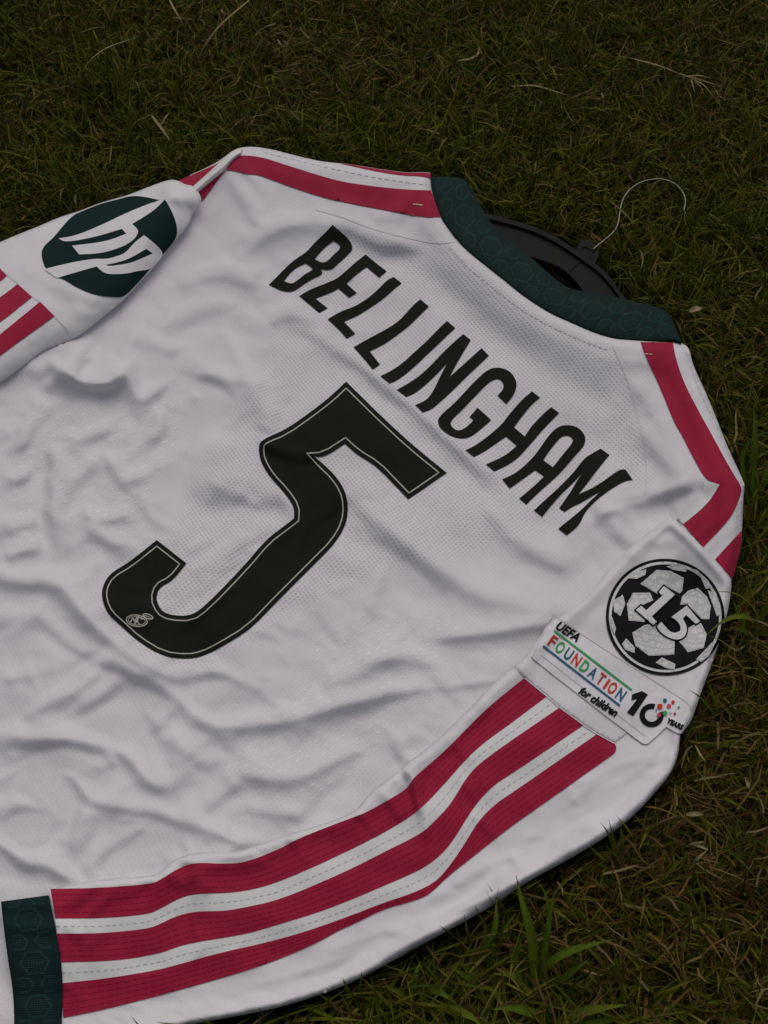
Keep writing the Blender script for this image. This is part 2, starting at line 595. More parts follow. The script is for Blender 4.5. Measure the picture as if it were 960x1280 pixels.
# wrinkles: (line, height in mm, width of the side left of travel, width of the right side)
WR = [
    ([(50, 452), (62, 448), (80, 458), (108, 470), (140, 468), (156, 440)], 15, 24, 12),
    ([(110, 440), (104, 456), (92, 462)], -5, 9, 9),
    ([(157, 430), (158, 468), (172, 490), (195, 478), (215, 470)], 5, 12, 10),
    ([(188, 506), (203, 518), (198, 532), (180, 541)], 3.5, 8, 8),
    ([(78, 536), (95, 541), (120, 531), (140, 528)], 3, 8, 7),
    ([(127, 560), (146, 581), (152, 592), (168, 590), (190, 583)], 3.5, 9, 8),
    ([(70, 600), (100, 580), (125, 565)], 2.5, 10, 10),
    ([(96, 632), (125, 640), (146, 637), (164, 624)], 3.5, 10, 8),
    ([(103, 644), (116, 657), (137, 669), (160, 672)], 3.5, 9, 8),
    ([(50, 480), (32, 520), (20, 560)], 4, 12, 12),
    ([(66, 540), (64, 580), (62, 620), (66, 660)], 4, 16, 12),
    ([(46, 560), (46, 640), (52, 690)], -4, 10, 10),
    ([(0, 586), (22, 590), (36, 580)], 4, 9, 8), ([(0, 655), (32, 643), (44, 645)], 3, 9, 8),
    ([(0, 688), (24, 677), (52, 674)], 5, 11, 9),
    ([(222, 480), (238, 540), (228, 600), (205, 650)], -6, 30, 26),
    ([(235, 460), (262, 466), (300, 466), (335, 470)], 4, 14, 12),
    ([(232, 490), (264, 490), (285, 500)], -3.5, 14, 14),
    ([(296, 408), (312, 440), (330, 462)], -3, 10, 8),
    ([(290, 412), (300, 440), (318, 466)], 2, 8, 8),
    ([(-40, 712), (0, 715), (40, 718), (70, 723), (87, 740), (103, 764), (130, 788), (162, 813), (195, 832),
      (222, 838), (265, 834)], 8, 26, 13),
    ([(20, 770), (60, 790), (90, 806), (120, 822)], -3, 12, 12),
    ([(40, 760), (54, 772), (81, 796), (108, 810), (143, 823), (173, 840), (206, 856), (233, 878), (250, 892),
      (272, 900), (313, 897), (354, 893), (392, 883), (430, 872), (465, 864), (505, 860)], 6, 18, 11),
    ([(0, 845), (16, 841), (42, 833)], 3.5, 10, 9),
    ([(130, 826), (108, 840), (89, 856), (49, 875), (20, 884)], 3.5, 9, 8),
    ([(143, 832), (135, 853), (108, 867), (95, 882)], 3.5, 8, 8),
    ([(-30, 900), (0, 910), (27, 918), (70, 920), (114, 925), (138, 932), (152, 937), (165, 950), (179, 969),
      (200, 978), (217, 969), (224, 946)], 5, 14, 9),
    ([(187, 905), (206, 883), (219, 874)], 3.5, 9, 8), ([(210, 905), (222, 925), (240, 940)], 3, 12, 12),
    ([(114, 959), (128, 950), (143, 943)], 3.5, 9, 8),
    ([(60, 960), (95, 970), (108, 994), (141, 1000), (184, 1006), (209, 1013), (238, 1023), (262, 1032), (286, 1045),
      (305, 1048), (335, 1039), (352, 1034)], 5.5, 14, 10),
    ([(190, 1030), (162, 1056), (135, 1083), (122, 1097)], -3, 8, 8),
    ([(187, 1022), (150, 1040), (126, 1055), (108, 1075), (95, 1090)], 3.5, 11, 11),
    ([(110, 1000), (95, 1030), (88, 1060)], 3, 12, 12),
    ([(-20, 1046), (0, 1053), (35, 1072), (62, 1080), (79, 1091), (97, 1096)], 4.5, 12, 9),
    ([(0, 1000), (40, 1002), (60, 990)], 2.5, 14, 14), ([(0, 1030), (50, 1036)], -2, 12, 12),
    ([(251, 1003), (272, 987), (300, 968)], 3.2, 7, 6),
    ([(258, 1001), (308, 1006), (348, 1007), (392, 1017)], 3.5, 12, 9),
    ([(284, 958), (321, 966), (354, 969), (381, 962), (413, 946), (442, 929), (470, 925)], 4.5, 14, 11),
    ([(235, 830), (281, 838), (321, 854), (354, 873), (378, 882)], 4, 16, 13),
    ([(395, 848), (413, 843), (446, 835), (473, 819), (510, 808)], 4, 16, 14),
    ([(320, 830), (350, 850), (390, 862)], -3, 14, 14),
    ([(440, 612), (464, 638), (507, 673), (537, 696), (566, 717), (601, 737), (642, 744), (696, 757), (730, 748)],
     6.5, 26, 30),
    ([(595, 612), (618, 635), (636, 661), (668, 685), (702, 697), (730, 700)], 5, 22, 22),
    ([(480, 700), (520, 730), (570, 755)], -3, 26, 26),
    ([(534, 788), (595, 784), (653, 775), (704, 766)], 6, 14, 10),
    ([(410, 876), (478, 862), (537, 851), (624, 839), (650, 828)], 4.5, 14, 11),
    ([(437, 824), (478, 813), (522, 816), (562, 826)], 3.5, 12, 12),
    ([(455, 760), (472, 728), (480, 700)], 2.5, 20, 20),
    ([(560, 870), (530, 900), (480, 930)], 3, 14, 14),
    ([(324, 550), (350, 557), (386, 567)], 4, 6, 8),
    ([(340, 596), (352, 616), (372, 640)], 2, 8, 10),
    ([(260, 640), (310, 640), (350, 655)], -3, 20, 20), ([(250, 600), (290, 610), (330, 630)], 3.5, 18, 16),
    ([(300, 470), (335, 500), (330, 540)], 3, 18, 18), ([(280, 540), (310, 560), (320, 590)], -2.5, 16, 16),
    ([(130, 760), (170, 745), (205, 755)], 2.5, 14, 14),
    ([(300, 312), (320, 290), (345, 275), (380, 266), (400, 266), (431, 272), (454, 284), (483, 299), (520, 303)],
     4.5, 16, 12),
    ([(215, 350), (250, 335), (290, 330), (330, 345)], 3.5, 16, 14),
    ([(200, 400), (240, 375), (290, 370)], 3, 18, 14), ([(150, 410), (190, 420), (230, 440)], 3, 16, 14),
    ([(250, 290), (280, 265), (310, 250)], -3, 18, 18), ([(330, 240), (380, 255), (430, 262)], -2.5, 12, 12),
    ([(330, 395), (365, 378), (400, 395)], 2.5, 9, 8),
    ([(440, 290), (500, 325), (560, 372), (620, 420), (690, 455)], -5, 24, 24),
    ([(400, 440), (470, 490), (540, 560), (600, 610)], -3.2, 16, 16),
    ([(350, 380), (420, 430), (500, 490), (580, 560), (660, 620)], 3, 18, 16),
    ([(690, 520), (740, 540), (790, 560)], -2.2, 16, 16),
    ([(785, 455), (812, 490), (845, 550), (872, 597)], 2.5, 9, 9),
    ([(800, 520), (830, 560), (860, 590)], 2.5, 9, 9),
    ([(806, 560), (824, 585), (840, 596)], -2, 10, 10),
    ([(738, 640), (760, 628), (779, 623), (808, 619), (824, 612), (848, 602), (874, 598), (888, 600)], 7, 17, 11),
    ([(790, 640), (815, 632), (850, 622)], -4, 12, 14),
    ([(780, 620), (775, 650), (770, 680)], 2.5, 12, 12), ([(730, 700), (760, 690), (790, 676)], -2.5, 14, 14),
    ([(700, 665), (740, 650), (770, 625)], 3, 14, 12),
]
HANG = [(296, 206), (400, 226), (545, 250), (610, 300), (690, 375), (800, 425), (850, 450), (890, 540), (918, 606)]
SHOULDER = [(223, 229), (268, 210), (300, 196), (345, 200), (440, 226), (545, 252)]


def loose_cloth(X, Y):
    X = np.asarray(X, float); Y = np.asarray(Y, float)
    z = np.full(X.shape, 0.030)
    d = seg_dist(HANG, X, Y, closed=False)
    z += 0.018 * np.exp(-(d / 95.0) ** 2)
    for line, amp, w1, w2 in WR:
        xs = [p[0] for p in line]; ys = [p[1] for p in line]
        R = 5 * max(w1, w2)
        m = (X > min(xs) - R) & (X < max(xs) + R) & (Y > min(ys) - R) & (Y < max(ys) + R)
        if not m.any():
            continue
        dd, sd_, t = seg_dist(smooth(line, closed=False, it=2, thresh=80), X[m], Y[m], closed=False, signed=True)
        w = np.where(sd_ < 0, w1 * 1.5, w2 * 1.15)          # sd<0: left of travel in the image
        env = np.clip(np.minimum(t, 1 - t) * 5, 0, 1)
        env = env * env * (3 - 2 * env)
        sharp = np.exp(-(np.sqrt(dd * dd + 9.0) - 3.0) / (w * 0.75))      # taut cloth: crisp crest, hollow flanks
        q = (sharp if amp > 0 else np.exp(-(dd / w) ** 2)) * (0.25 + 0.75 * env)
        z[m] += 0.001 * amp * (1.15 if amp > 0 else 1.0) * q
    wx = X + 18 * perlin(X / 70, Y / 70, 5); wy = Y + 18 * perlin(X / 70 + 9, Y / 70, 6)
    low = np.clip(((Y - 480) * 0.6 - (X - 250) * 0.5) / 200, 0.12, 1)     # looser cloth towards the hem
    z += 0.008 * perlin(wx / 105, wy / 90, 21) * low
    rid = 1 - 2 * np.abs(perlin(wx / 58, wy / 44, 22))
    z += 0.0010 * rid * low
    z += 0.0007 * perlin(wx / 30, wy / 24, 23) * low
    z += 0.0002 * perlin(X / 11, Y / 11, 24)
    off = np.clip((-X) / 120, 0, 1) + np.clip((Y - 1280) / 120, 0, 1)
    z += 0.006 * perlin(X / 120, Y / 120, 31) * np.clip(off, 0, 1)
    e = seg_dist(BODY_S, X, Y)
    z -= 0.011 * np.exp(-(e / 11.0))
    return np.maximum(z, 0.012)


SW = [
    ([(560, 1105), (600, 1085), (660, 1065), (720, 1040), (780, 1000)], 4, 16, 14),
    ([(480, 1170), (540, 1150), (590, 1130), (640, 1105), (690, 1075)], 4, 12, 9),
    ([(500, 1140), (545, 1122), (590, 1090)], 3, 9, 9),
    ([(740, 1010), (780, 965), (820, 935), (846, 925)], -4, 14, 14),
    ([(700, 1010), (735, 985), (770, 965)], 3, 14, 14), ([(640, 1060), (680, 1025), (720, 1000)], -3, 14, 14),
    ([(510, 940), (517, 960), (524, 1000), (531, 1030), (536, 1060)], 3.5, 12, 10),
    ([(600, 1050), (585, 1040), (560, 1060), (540, 1090)], -3.5, 16, 16),
    ([(575, 960), (600, 1000), (590, 1040)], 3.5, 24, 24),
    ([(245, 1060), (250, 1110), (245, 1170), (240, 1220)], 4, 22, 26),
    ([(190, 1095), (185, 1140), (182, 1190), (180, 1240)], -3.5, 16, 16),
    ([(375, 1040), (400, 1080), (420, 1120)], -3, 30, 30), ([(310, 1060), (330, 1110), (340, 1160)], -1.5, 20, 20),
    ([(110, 1100), (120, 1160), (120, 1230)], 2.5, 30, 30), ([(400, 1190), (460, 1172), (510, 1150)], 3, 12, 12),
    ([(260, 1250), (330, 1232), (420, 1205)], -2.5, 12, 12),
    ([(660, 880), (640, 930), (650, 980)], 2, 30, 30),
    ([(840, 655), (820, 690), (800, 700)], -2, 12, 12), ([(800, 690), (840, 696), (880, 720)], 2, 14, 14),
    ([(700, 800), (760, 790), (800, 850)], 1.5, 40, 40),
    ([(470, 985), (490, 1000), (505, 1030)], 2.5, 8, 8), ([(300, 1062), (312, 1085), (330, 1100)], 2.0, 8, 8),
    ([(215, 1078), (205, 1105), (200, 1140)], 2.2, 10, 10), ([(560, 915), (575, 935), (600, 950)], 2.0, 10, 10),
    ([(640, 1090), (700, 1068), (760, 1035), (800, 1000)], 2.4, 8, 8), ([(600, 1120), (650, 1085), (690, 1060)], 2.2, 8, 8),
    ([(700, 985), (740, 970), (790, 950), (830, 945)], 2.4, 9, 9), ([(300, 1235), (380, 1215), (450, 1190)], 2.5, 10, 8),
    ([(420, 1215), (500, 1185), (560, 1150)], 2.2, 9, 8), ([(560, 1140), (610, 1122), (650, 1098), (690, 1080)], 3.0, 5, 5),
    ([(690, 1050), (740, 1030), (790, 995), (815, 970)], 2.6, 6, 6), ([(480, 1190), (540, 1165), (590, 1140)], 2.4, 5, 5),
    ([(745, 990), (785, 975), (815, 950), (838, 945)], 2.6, 6, 6), ([(560, 1100), (590, 1086), (620, 1066)], 2.2, 5, 5), ([(120, 1275), (200, 1262), (280, 1250)], 2.2, 10, 8),
]


def wr_sum(lines, X, Y, z, k=0.8):
    for line, amp, w1, w2 in lines:
        dd, sd_, t = seg_dist(smooth(line, closed=False, it=2, thresh=80), X, Y, closed=False, signed=True)
        w = np.where(sd_ < 0, w1 * 1.4, w2 * 1.15)
        env = np.clip(np.minimum(t, 1 - t) * 5, 0, 1)
        sharp = np.exp(-(np.sqrt(dd * dd + 9.0) - 3.0) / (w * 0.75))
        z += 0.001 * amp * k * (sharp if amp > 0 else np.exp(-(dd / w) ** 2)) * (0.2 + 0.8 * env)
    return z


OUTER_RIM = [(915, 726), (889, 832), (851, 925), (820, 990), (760, 1045), (665, 1099), (575, 1155), (462, 1217), (350, 1260), (180, 1292), (76, 1306)]
INNER_RIM = [(838, 645), (790, 682), (748, 728), (705, 768), (680, 789), (643, 834), (620, 850), (592, 880), (563, 909), (519, 947),
             (475, 980), (446, 1012), (405, 1030), (355, 1044), (312, 1060), (242, 1065), (200, 1090), (125, 1099), (60, 1112)]


def sleeve_profile(X, Y):
    """The flattened sleeve: a quick rise at its inner fold, then a slow fall to the edge in the grass."""
    ei = seg_dist(INNER_RIM, X, Y, closed=False)
    eo = seg_dist(OUTER_RIM, X, Y, closed=False)
    t = ei / (ei + eo + 1e-6)
    return 0.0085 * (1 - np.exp(-ei / 16.0)) - 0.0115 * t * t * (3 - 2 * t)


def loose_sleeve(X, Y):
    X = np.asarray(X, float); Y = np.asarray(Y, float)
    e = seg_dist(RSALL_S, X, Y)
    ins = inside([RSALL_S], X, Y)
    e = np.where(ins, e, 0)
    b = 0.030 + 0.018 * np.exp(-(seg_dist(HANG, X, Y, closed=False) / 95.0) ** 2)
    z = b + 0.0070 + sleeve_profile(X, Y)
    z = wr_sum(SW, X, Y, z)
    z += 0.0032 * np.exp(-((e - 5.5) / 4.5) ** 2) * np.clip((X - 90) / 60, 0, 1)       # rolled hem along the edge
    z += 0.0022 * perlin(X / 17, Y / 17, 44) * np.exp(-(e / 12.0))                    # puckers in that hem
    z += 0.0016 * perlin(X / 60, Y / 45, 41) + 0.0006 * perlin(X / 22, Y / 18, 42) + 0.0003 * perlin(X / 10, Y / 10, 43)
    # the outer side hangs down into the grass
    outer = [(915, 726), (889, 832), (851, 925), (820, 990), (760, 1045), (665, 1099), (575, 1155), (462, 1217), (350, 1260), (180, 1292), (76, 1306)]
    eo = seg_dist(outer, X, Y, closed=False)
    z -= 0.001 * np.exp(-eo / 5.0)
    return np.maximum(z, 0.010)


LW = [
    ([(213, 226), (208, 240), (212, 255)], 4, 7, 7), ([(214, 252), (228, 240), (245, 236)], 5, 9, 8),
    ([(180, 312), (195, 285), (206, 252)], 3.5, 12, 10), ([(190, 262), (180, 290), (165, 306)], -2.5, 10, 10),
    ([(60, 355), (90, 365), (130, 380)], 2.5, 12, 12), ([(30, 350), (60, 372), (95, 385)], -2, 12, 12),
    ([(90, 385), (110, 392), (130, 392)], 2, 10, 10), ([(10, 300), (25, 325), (45, 350)], 1.5, 14, 14),
    ([(80, 300), (130, 310), (180, 290)], 2.5, 40, 40), ([(243, 236), (247, 250), (240, 262)], 3, 6, 8),
]


def ls_z(X, Y):
    X = np.asarray(X, float); Y = np.asarray(Y, float)
    e = np.where(inside([LSALL_S], X, Y), seg_dist(LSALL_S, X, Y), 0)
    b = 0.022 + 0.018 * np.exp(-(seg_dist(HANG, X, Y, closed=False) / 95.0) ** 2)
    z = b + 0.006 + 0.016 * (1 - np.exp(-e / 22.0))
    z = wr_sum(LW, X, Y, z)
    z += 0.0014 * perlin(X / 55, Y / 40, 51) + 0.0006 * perlin(X / 20, Y / 16, 52) + 0.0003 * perlin(X / 10, Y / 10, 53)
    return z


# ------------------------------------------------------------------ letting the cloth settle on the lawn
def settle(u0, u1, v0, v1, step, outline, z0, floor, pin, loose, grow, steps=260, grav=4e-6, bend=0.10, damp=0.93):
    """Mass-spring cloth: a sheet with some spare length drops on an uneven floor and buckles into folds.
    Returns the settled heights on the layout grid."""
    us = np.arange(u0, u1 + 0.1, step); vs = np.arange(v0, v1 + 0.1, step)
    U, V = np.meshgrid(us, vs)
    x, y = U.ravel(), V.ravel()
    shp = U.shape
    ins = inside([outline], x, y)
    zz = z0(x, y)
    P = at(x, y, zz).reshape(*shp, 3)
    fl = floor(x, y).reshape(shp)
    free = (ins & ~pin(x, y)).reshape(shp)
    L = loose(x, y).reshape(shp)
    w = free.astype(float)
    links = []
    for dj, di, k in ((0, 1, 0.9), (1, 0, 0.9), (1, 1, 0.55), (1, -1, 0.55), (0, 2, bend), (2, 0, bend), (0, 4, bend * 0.5), (4, 0, bend * 0.5)):
        h, wd = shp
        a = (slice(0, h - dj), slice(max(0, -di), wd - max(0, di)))
        b = (slice(dj, h), slice(max(0, di), wd - max(0, -di)))
        flat = abs(dj) + abs(di) > 2 or (abs(dj) + abs(di) == 2 and 0 in (dj, di))
        A, B = P[a].copy(), P[b].copy()
        r = np.sqrt(((B - A) ** 2).sum(-1)) * (1 + grow * 0.5 * (L[a] + L[b]) * (0.8 if flat else 1.0))
        wa, wb = w[a], w[b]
        s_ = wa + wb
        s_[s_ == 0] = 1
        links.append((a, b, r, k * wa / s_, k * wb / s_))
    prev = P.copy()
    cnt = 3.2
    for it in range(steps):
        vel = (P - prev) * damp
        prev = P.copy()
        P = P + vel * w[..., None]
        P[..., 2] -= grav * w
        for sweep in range(2):
            D = np.zeros_like(P)
            for a, b, r, ka, kb in links:
                d = P[b] - P[a]
                l = np.sqrt((d * d).sum(-1)) + 1e-9
                c = ((l - r) / l)[..., None] * d
                D[a] += ka[..., None] * c
                D[b] -= kb[..., None] * c
            P += D / cnt
            P[..., 2] = np.where((w > 0) & (P[..., 2] < fl), fl, P[..., 2])
    # heights on the undisturbed layout grid
    pu, pv = to_px(P.reshape(-1, 3))
    du = (pu.reshape(shp) - U) / step; dv = (pv.reshape(shp) - V) / step
    jj, ii = np.meshgrid(np.arange(shp[0], dtype=float), np.arange(shp[1], dtype=float), indexing='ij')
    gi, gj = ii.copy(), jj.copy()

    def lin(G, a, b):
        a = np.clip(a, 0, shp[1] - 1.001); b = np.clip(b, 0, shp[0] - 1.001)
        i0, j0 = a.astype(int), b.astype(int)
        fa, fb = a - i0, b - j0
        return (G[j0, i0] * (1 - fa) * (1 - fb) + G[j0, i0 + 1] * fa * (1 - fb)
                + G[j0 + 1, i0] * (1 - fa) * fb + G[j0 + 1, i0 + 1] * fa * fb)
    for _ in range(4):
        gi, gj = ii - lin(du, gi, gj), jj - lin(dv, gi, gj)
    return lin(P[..., 2], gi, gj)


def floor_back(x, y):
    f = 0.0205 + 0.013 * np.exp(-(seg_dist(HANG, x, y, closed=False) / 80.0) ** 2)
    f += 0.006 * perlin(x / 120, y / 100, 21) + 0.003 * perlin(x / 50, y / 40, 25)
    return f - 0.008 * np.exp(-seg_dist(BODY_S, x, y) / 14.0)


def pin_back(x, y):
    r = seg_dist(BODY_S, x, y) < 9
    for S in (RSALL_S, LSALL_S):
        r |= inside([S], x, y) & (seg_dist(S, x, y) > 22)
    return r | (x < -138) | (y > 1285)


STIFF = np.array([(432, 477), (558, 591), (510, 624), (435, 640), (419, 679), (312, 787), (233, 824), (150, 782), (127, 740),
                  (196, 675), (233, 704), (305, 706), (367, 645), (323, 557)], float)


def loose_back(x, y):
    l = np.clip(((y - 430) * 0.6 - (x - 330) * 0.5) / 230, 0, 1)
    for cx, cy, rx, ry, k in ((250, 400, 110, 90, .55), (640, 750, 110, 60, .5), (800, 620, 60, 60, .6)):
        l = np.maximum(l, k * np.exp(-(((x - cx) / rx) ** 2 + ((y - cy) / ry) ** 2)))
    l = np.where(inside([STIFF], x, y), 0.12 * l, l)
    return 0.12 + 0.88 * l


def floor_sleeve(x, y):
    e = np.where(inside([RSALL_S], x, y), seg_dist(RSALL_S, x, y), 0)
    b = 0.030 + 0.018 * np.exp(-(seg_dist(HANG, x, y, closed=False) / 95.0) ** 2)
    return b + 0.0030 + sleeve_profile(x, y) - 0.005 * (e < 8) + 0.003 * perlin(x / 60, y / 45, 41)


def loose_sleeve_map(x, y):
    return (0.6 + 0.4 * perlin(x / 80, y / 80, 4)) * np.where(inside([smooth(RS_PANEL)], x, y), 0.3, 1)


Z_BACK = settle(-145, 960, 165, 1295, 5.0, BODY_S, loose_cloth, floor_back, pin_back, loose_back, 0.02, 260, 3e-6, 0.12)
Z_SLEEVE = settle(40, 930, 635, 1310, 5.0, RSALL_S, loose_sleeve, floor_sleeve,
                  lambda x, y: seg_dist(RSALL_S, x, y) < 7, loose_sleeve_map, 0.02, 200, 3e-6, 0.12)


def blur(Z, n=2):
    for _ in range(n):
        p = np.pad(Z, 1, mode='edge')
        Z = (p[:-2, 1:-1] + p[2:, 1:-1] + p[1:-1, :-2] + p[1:-1, 2:] + 2 * p[1:-1, 1:-1]) / 6
    return Z


Z_BACK = Z_BACK + 0.7 * (Z_BACK - blur(Z_BACK, 3))           # thin cloth keeps its creases crisp
Z_SLEEVE = Z_SLEEVE + 0.8 * (Z_SLEEVE - blur(Z_SLEEVE, 3))


def crease_field(u0, u1, v0, v1, step, lines):
    us = np.arange(u0, u1 + 0.1, step); vs = np.arange(v0, v1 + 0.1, step)
    U, V = np.meshgrid(us, vs)
    Z = np.zeros(U.shape)
    for line, amp, w in lines:
        L = smooth(line, closed=False, it=2, thresh=85)
        x0, y0 = L.min(0) - 6 * w; x1, y1 = L.max(0) + 6 * w
        i0, i1 = np.searchsorted(us, [x0, x1]); j0, j1 = np.searchsorted(vs, [y0, y1])
        if i1 <= i0 or j1 <= j0:
            continue
        d, sd_, t = seg_dist(L, U[j0:j1, i0:i1], V[j0:j1, i0:i1], closed=False, signed=True)
        env = np.clip(np.minimum(t, 1 - t) * 4, 0, 1)
        Z[j0:j1, i0:i1] += 0.001 * amp * np.exp(-(np.sqrt(d * d + 1.5) - 1.22) / w) * env
    return Z


def fine_creases():
    r = np.random.default_rng(17)
    out = [(l, 0.55 + 0.05 * a, 5.0) for l, a, w1, w2 in WR if a > 2.4]
    zones = (((30, 235), (470, 690), 46, 1.0), ((0, 260), (700, 900), 34, 0.9), ((0, 330), (880, 1090), 44, 1.0),
             ((260, 600), (830, 1000), 30, 0.8), ((190, 330), (300, 460), 22, 0.7), ((600, 760), (640, 780), 16, 0.7),
             ((780, 880), (460, 640), 18, 0.8), ((440, 600), (690, 830), 14, 0.6), ((330, 520), (240, 300), 10, 0.6))
    for (xa, xb), (ya, yb), n, k in zones:
        for _ in range(n):
            x, y = r.uniform(xa, xb), r.uniform(ya, yb)
            ang = r.choice([-0.45, 0.35, 0.75, -0.9]) + r.normal(0, 0.25)
            ln = r.uniform(18, 60)
            bend_ = r.normal(0, 0.35)
            pts = [(x, y)]
            for q_ in range(3):
                x += ln / 3 * math.cos(ang); y += ln / 3 * math.sin(ang); ang += bend_
                pts.append((x, y))
            out.append((pts, k * r.uniform(0.25, 0.75) * r.choice([1, 1, -0.6]), r.uniform(2.5, 5.0)))
    return out


CREASE = crease_field(-145, 960, 165, 1295, 2.5, fine_creases())


def sleeve_creases():
    r = np.random.default_rng(23)
    out = [(l, 0.9 + 0.12 * a, 6.0) for l, a, w1, w2 in SW if a > 2.0 and w1 < 20]
    for _ in range(46):
        x = r.uniform(110, 830)
        y = np.interp(x, [60, 240, 440, 600, 760, 850], [1260, 1215, 1165, 1100, 1000, 940]) + r.uniform(-25, 45)
        ang = -0.45 + r.normal(0, 0.3); ln = r.uniform(20, 60); pts = [(x, y)]
        for q_ in range(3):
            x += ln / 3 * math.cos(ang); y += ln / 3 * math.sin(ang); ang += r.normal(0, 0.2)
            pts.append((x, y))
        out.append((pts, r.uniform(0.35, 1.0), r.uniform(2.5, 5.5)))
    return out


CREASE_S = crease_field(40, 930, 635, 1310, 2.5, sleeve_creases())


def cubic(Z, u0, v0, X, Y, step=5.0):
    gx = np.clip((np.asarray(X, float) - u0) / step, 1.001, Z.shape[1] - 2.001)
    gy = np.clip((np.asarray(Y, float) - v0) / step, 1.001, Z.shape[0] - 2.001)
    ix, iy = np.floor(gx).astype(int), np.floor(gy).astype(int)
    fx, fy = gx - ix, gy - iy

    def wts(t):           # uniform cubic B-spline: smooth slopes
        return [(1 - t) ** 3 / 6, (3 * t ** 3 - 6 * t ** 2 + 4) / 6, (-3 * t ** 3 + 3 * t ** 2 + 3 * t + 1) / 6, t ** 3 / 6]
    wx, wy = wts(fx), wts(fy)
    out = 0
    for j in range(4):
        for i in range(4):
            out = out + wy[j] * wx[i] * Z[iy + j - 1, ix + i - 1]
    return out


WAVES = [([(445, 297), (500, 330), (560, 375), (620, 425), (690, 470), (750, 500)], -3.2, 20),
         ([(500, 303), (560, 335), (620, 385), (690, 425), (750, 455)], 1.6, 16),
         ([(400, 445), (470, 495), (545, 565), (610, 620)], -2.2, 15), ([(360, 385), (440, 445), (520, 510), (600, 580)], 1.4, 14),
         ([(265, 640), (310, 632), (355, 650)], -2.6, 16), ([(255, 600), (300, 600), (340, 620)], 2.2, 15),
         ([(290, 690), (330, 660), (360, 655)], 1.6, 12), ([(300, 500), (330, 520), (330, 545)], 2.0, 14),
         ([(330, 552), (358, 559), (386, 568)], 1.8, 5), ([(336, 566), (362, 574), (388, 582)], -1.2, 8),
         ([(440, 600), (480, 640), (540, 690), (600, 730)], 2.2, 22), ([(430, 660), (480, 700), (540, 740)], -2.2, 22),
         ([(620, 630), (650, 665), (700, 690)], 2.0, 18), ([(660, 705), (700, 722), (740, 712)], -2.6, 18),
         ([(225, 480), (238, 545), (222, 620)], -3.0, 24), ([(135, 745), (165, 735), (205, 745)], 1.4, 9),
         ([(150, 795), (200, 800), (250, 790)], -1.2, 12), ([(360, 700), (400, 670), (425, 640)], -1.0, 14),
         ([(780, 632), (815, 628), (850, 618), (872, 612)], -3.5, 10)]


def body_z(X, Y):
    X = np.asarray(X, float); Y = np.asarray(Y, float)
    z = cubic(Z_BACK, -145.0, 165.0, X, Y) + cubic(CREASE, -145.0, 165.0, X, Y, 2.5)
    w = np.clip((X + 130) / 60, 0, 1) * np.clip((1275 - Y) / 50, 0, 1)
    m = w < 1
    if m.any():
        z[m] = w[m] * z[m] + (1 - w[m]) * (loose_cloth(X[m], Y[m]) - 0.003)
    for line, amp, w in WAVES:
        d = seg_dist(line, X, Y, closed=False)
        z += 0.001 * amp * np.exp(-(d / w) ** 2)
    z += 0.00015 * perlin(X / 9, Y / 9, 24)
    return z


SLEEVE_SINK = 0.0062


def rs_z(X, Y):
    X = np.asarray(X, float); Y = np.asarray(Y, float)
    z = cubic(Z_SLEEVE, 40.0, 635.0, X, Y) + cubic(CREASE_S, 40.0, 635.0, X, Y, 2.5) - SLEEVE_SINK
    # the free edge: thin cloth turning down, with small puckers
    e = np.where(inside([RSALL_S], X, Y), seg_dist(RSALL_S, X, Y), 0)
    for line, amp, w in (([(503, 958), (511, 967), (517, 984), (524, 1012)], 2.6, 4.5), ([(497, 968), (508, 978), (514, 1000)], -1.6, 5),
                         ([(212, 1080), (226, 1074), (240, 1078)], 1.6, 5), ([(306, 1062), (318, 1070), (330, 1082)], 1.5, 6),
                         ([(360, 1044), (372, 1056), (380, 1072)], 1.4, 6), ([(445, 1014), (458, 1024), (470, 1040)], 1.8, 6)):
        z += 0.001 * amp * np.exp(-(seg_dist(line, X, Y, closed=False) / w) ** 2)
    eo = seg_dist(OUTER_RIM, X, Y, closed=False)
    z -= 0.0010 * np.exp(-(eo / 5.0) ** 1.3)
    z += (0.0006 * perlin(X / 15, Y / 15, 44) - 0.0022 * np.exp(-e / 2.5)) * np.exp(-(e / 16.0))
    return z


# ------------------------------------------------------------------ the shirt
C0 = at(420, 760, 0.0)
shirt = bpy.data.objects.new('football_shirt', None)
shirt.location = tuple(C0)
COL.objects.link(shirt)
shirt['label'] = 'white long-sleeved football shirt with crimson stripes and dark lettering spread on grass'
shirt['category'] = 'shirt'

MESH_REG = smooth([(425, 290), (462, 289), (504, 302), (546, 309), (568, 309), (640, 368), (690, 402), (765, 435),
                   (785, 480), (800, 545), (808, 600), (770, 606), (730, 622), (700, 650), (640, 680), (560, 700),
                   (500, 705), (430, 738), (370, 756), (310, 795), (250, 840), (190, 826), (140, 785), (120, 745),
                   (150, 700), (220, 665), (235, 630), (262, 560), (296, 530), (325, 475), (345, 420), (365, 400),
                   (350, 375), (400, 310)])


def mesh_mask(X, Y):
    d = seg_dist(MESH_REG, X, Y)
    s = np.where(inside([MESH_REG], X, Y), d, -d)
    return 0.20 + 0.80 * np.clip(s / 26 + 0.5, 0, 1)


def body_under(X, Y):
    """The back panel, pressed flat where a sleeve lies on it."""
    z = body_z(X, Y)
    for S, f in ((RSALL_S, rs_z), (LSALL_S, ls_z)):
        m = inside([S], X, Y)
        if m.any():
            z[m] = np.minimum(z[m], f(X[m], Y[m]) - 0.0025)
    return z


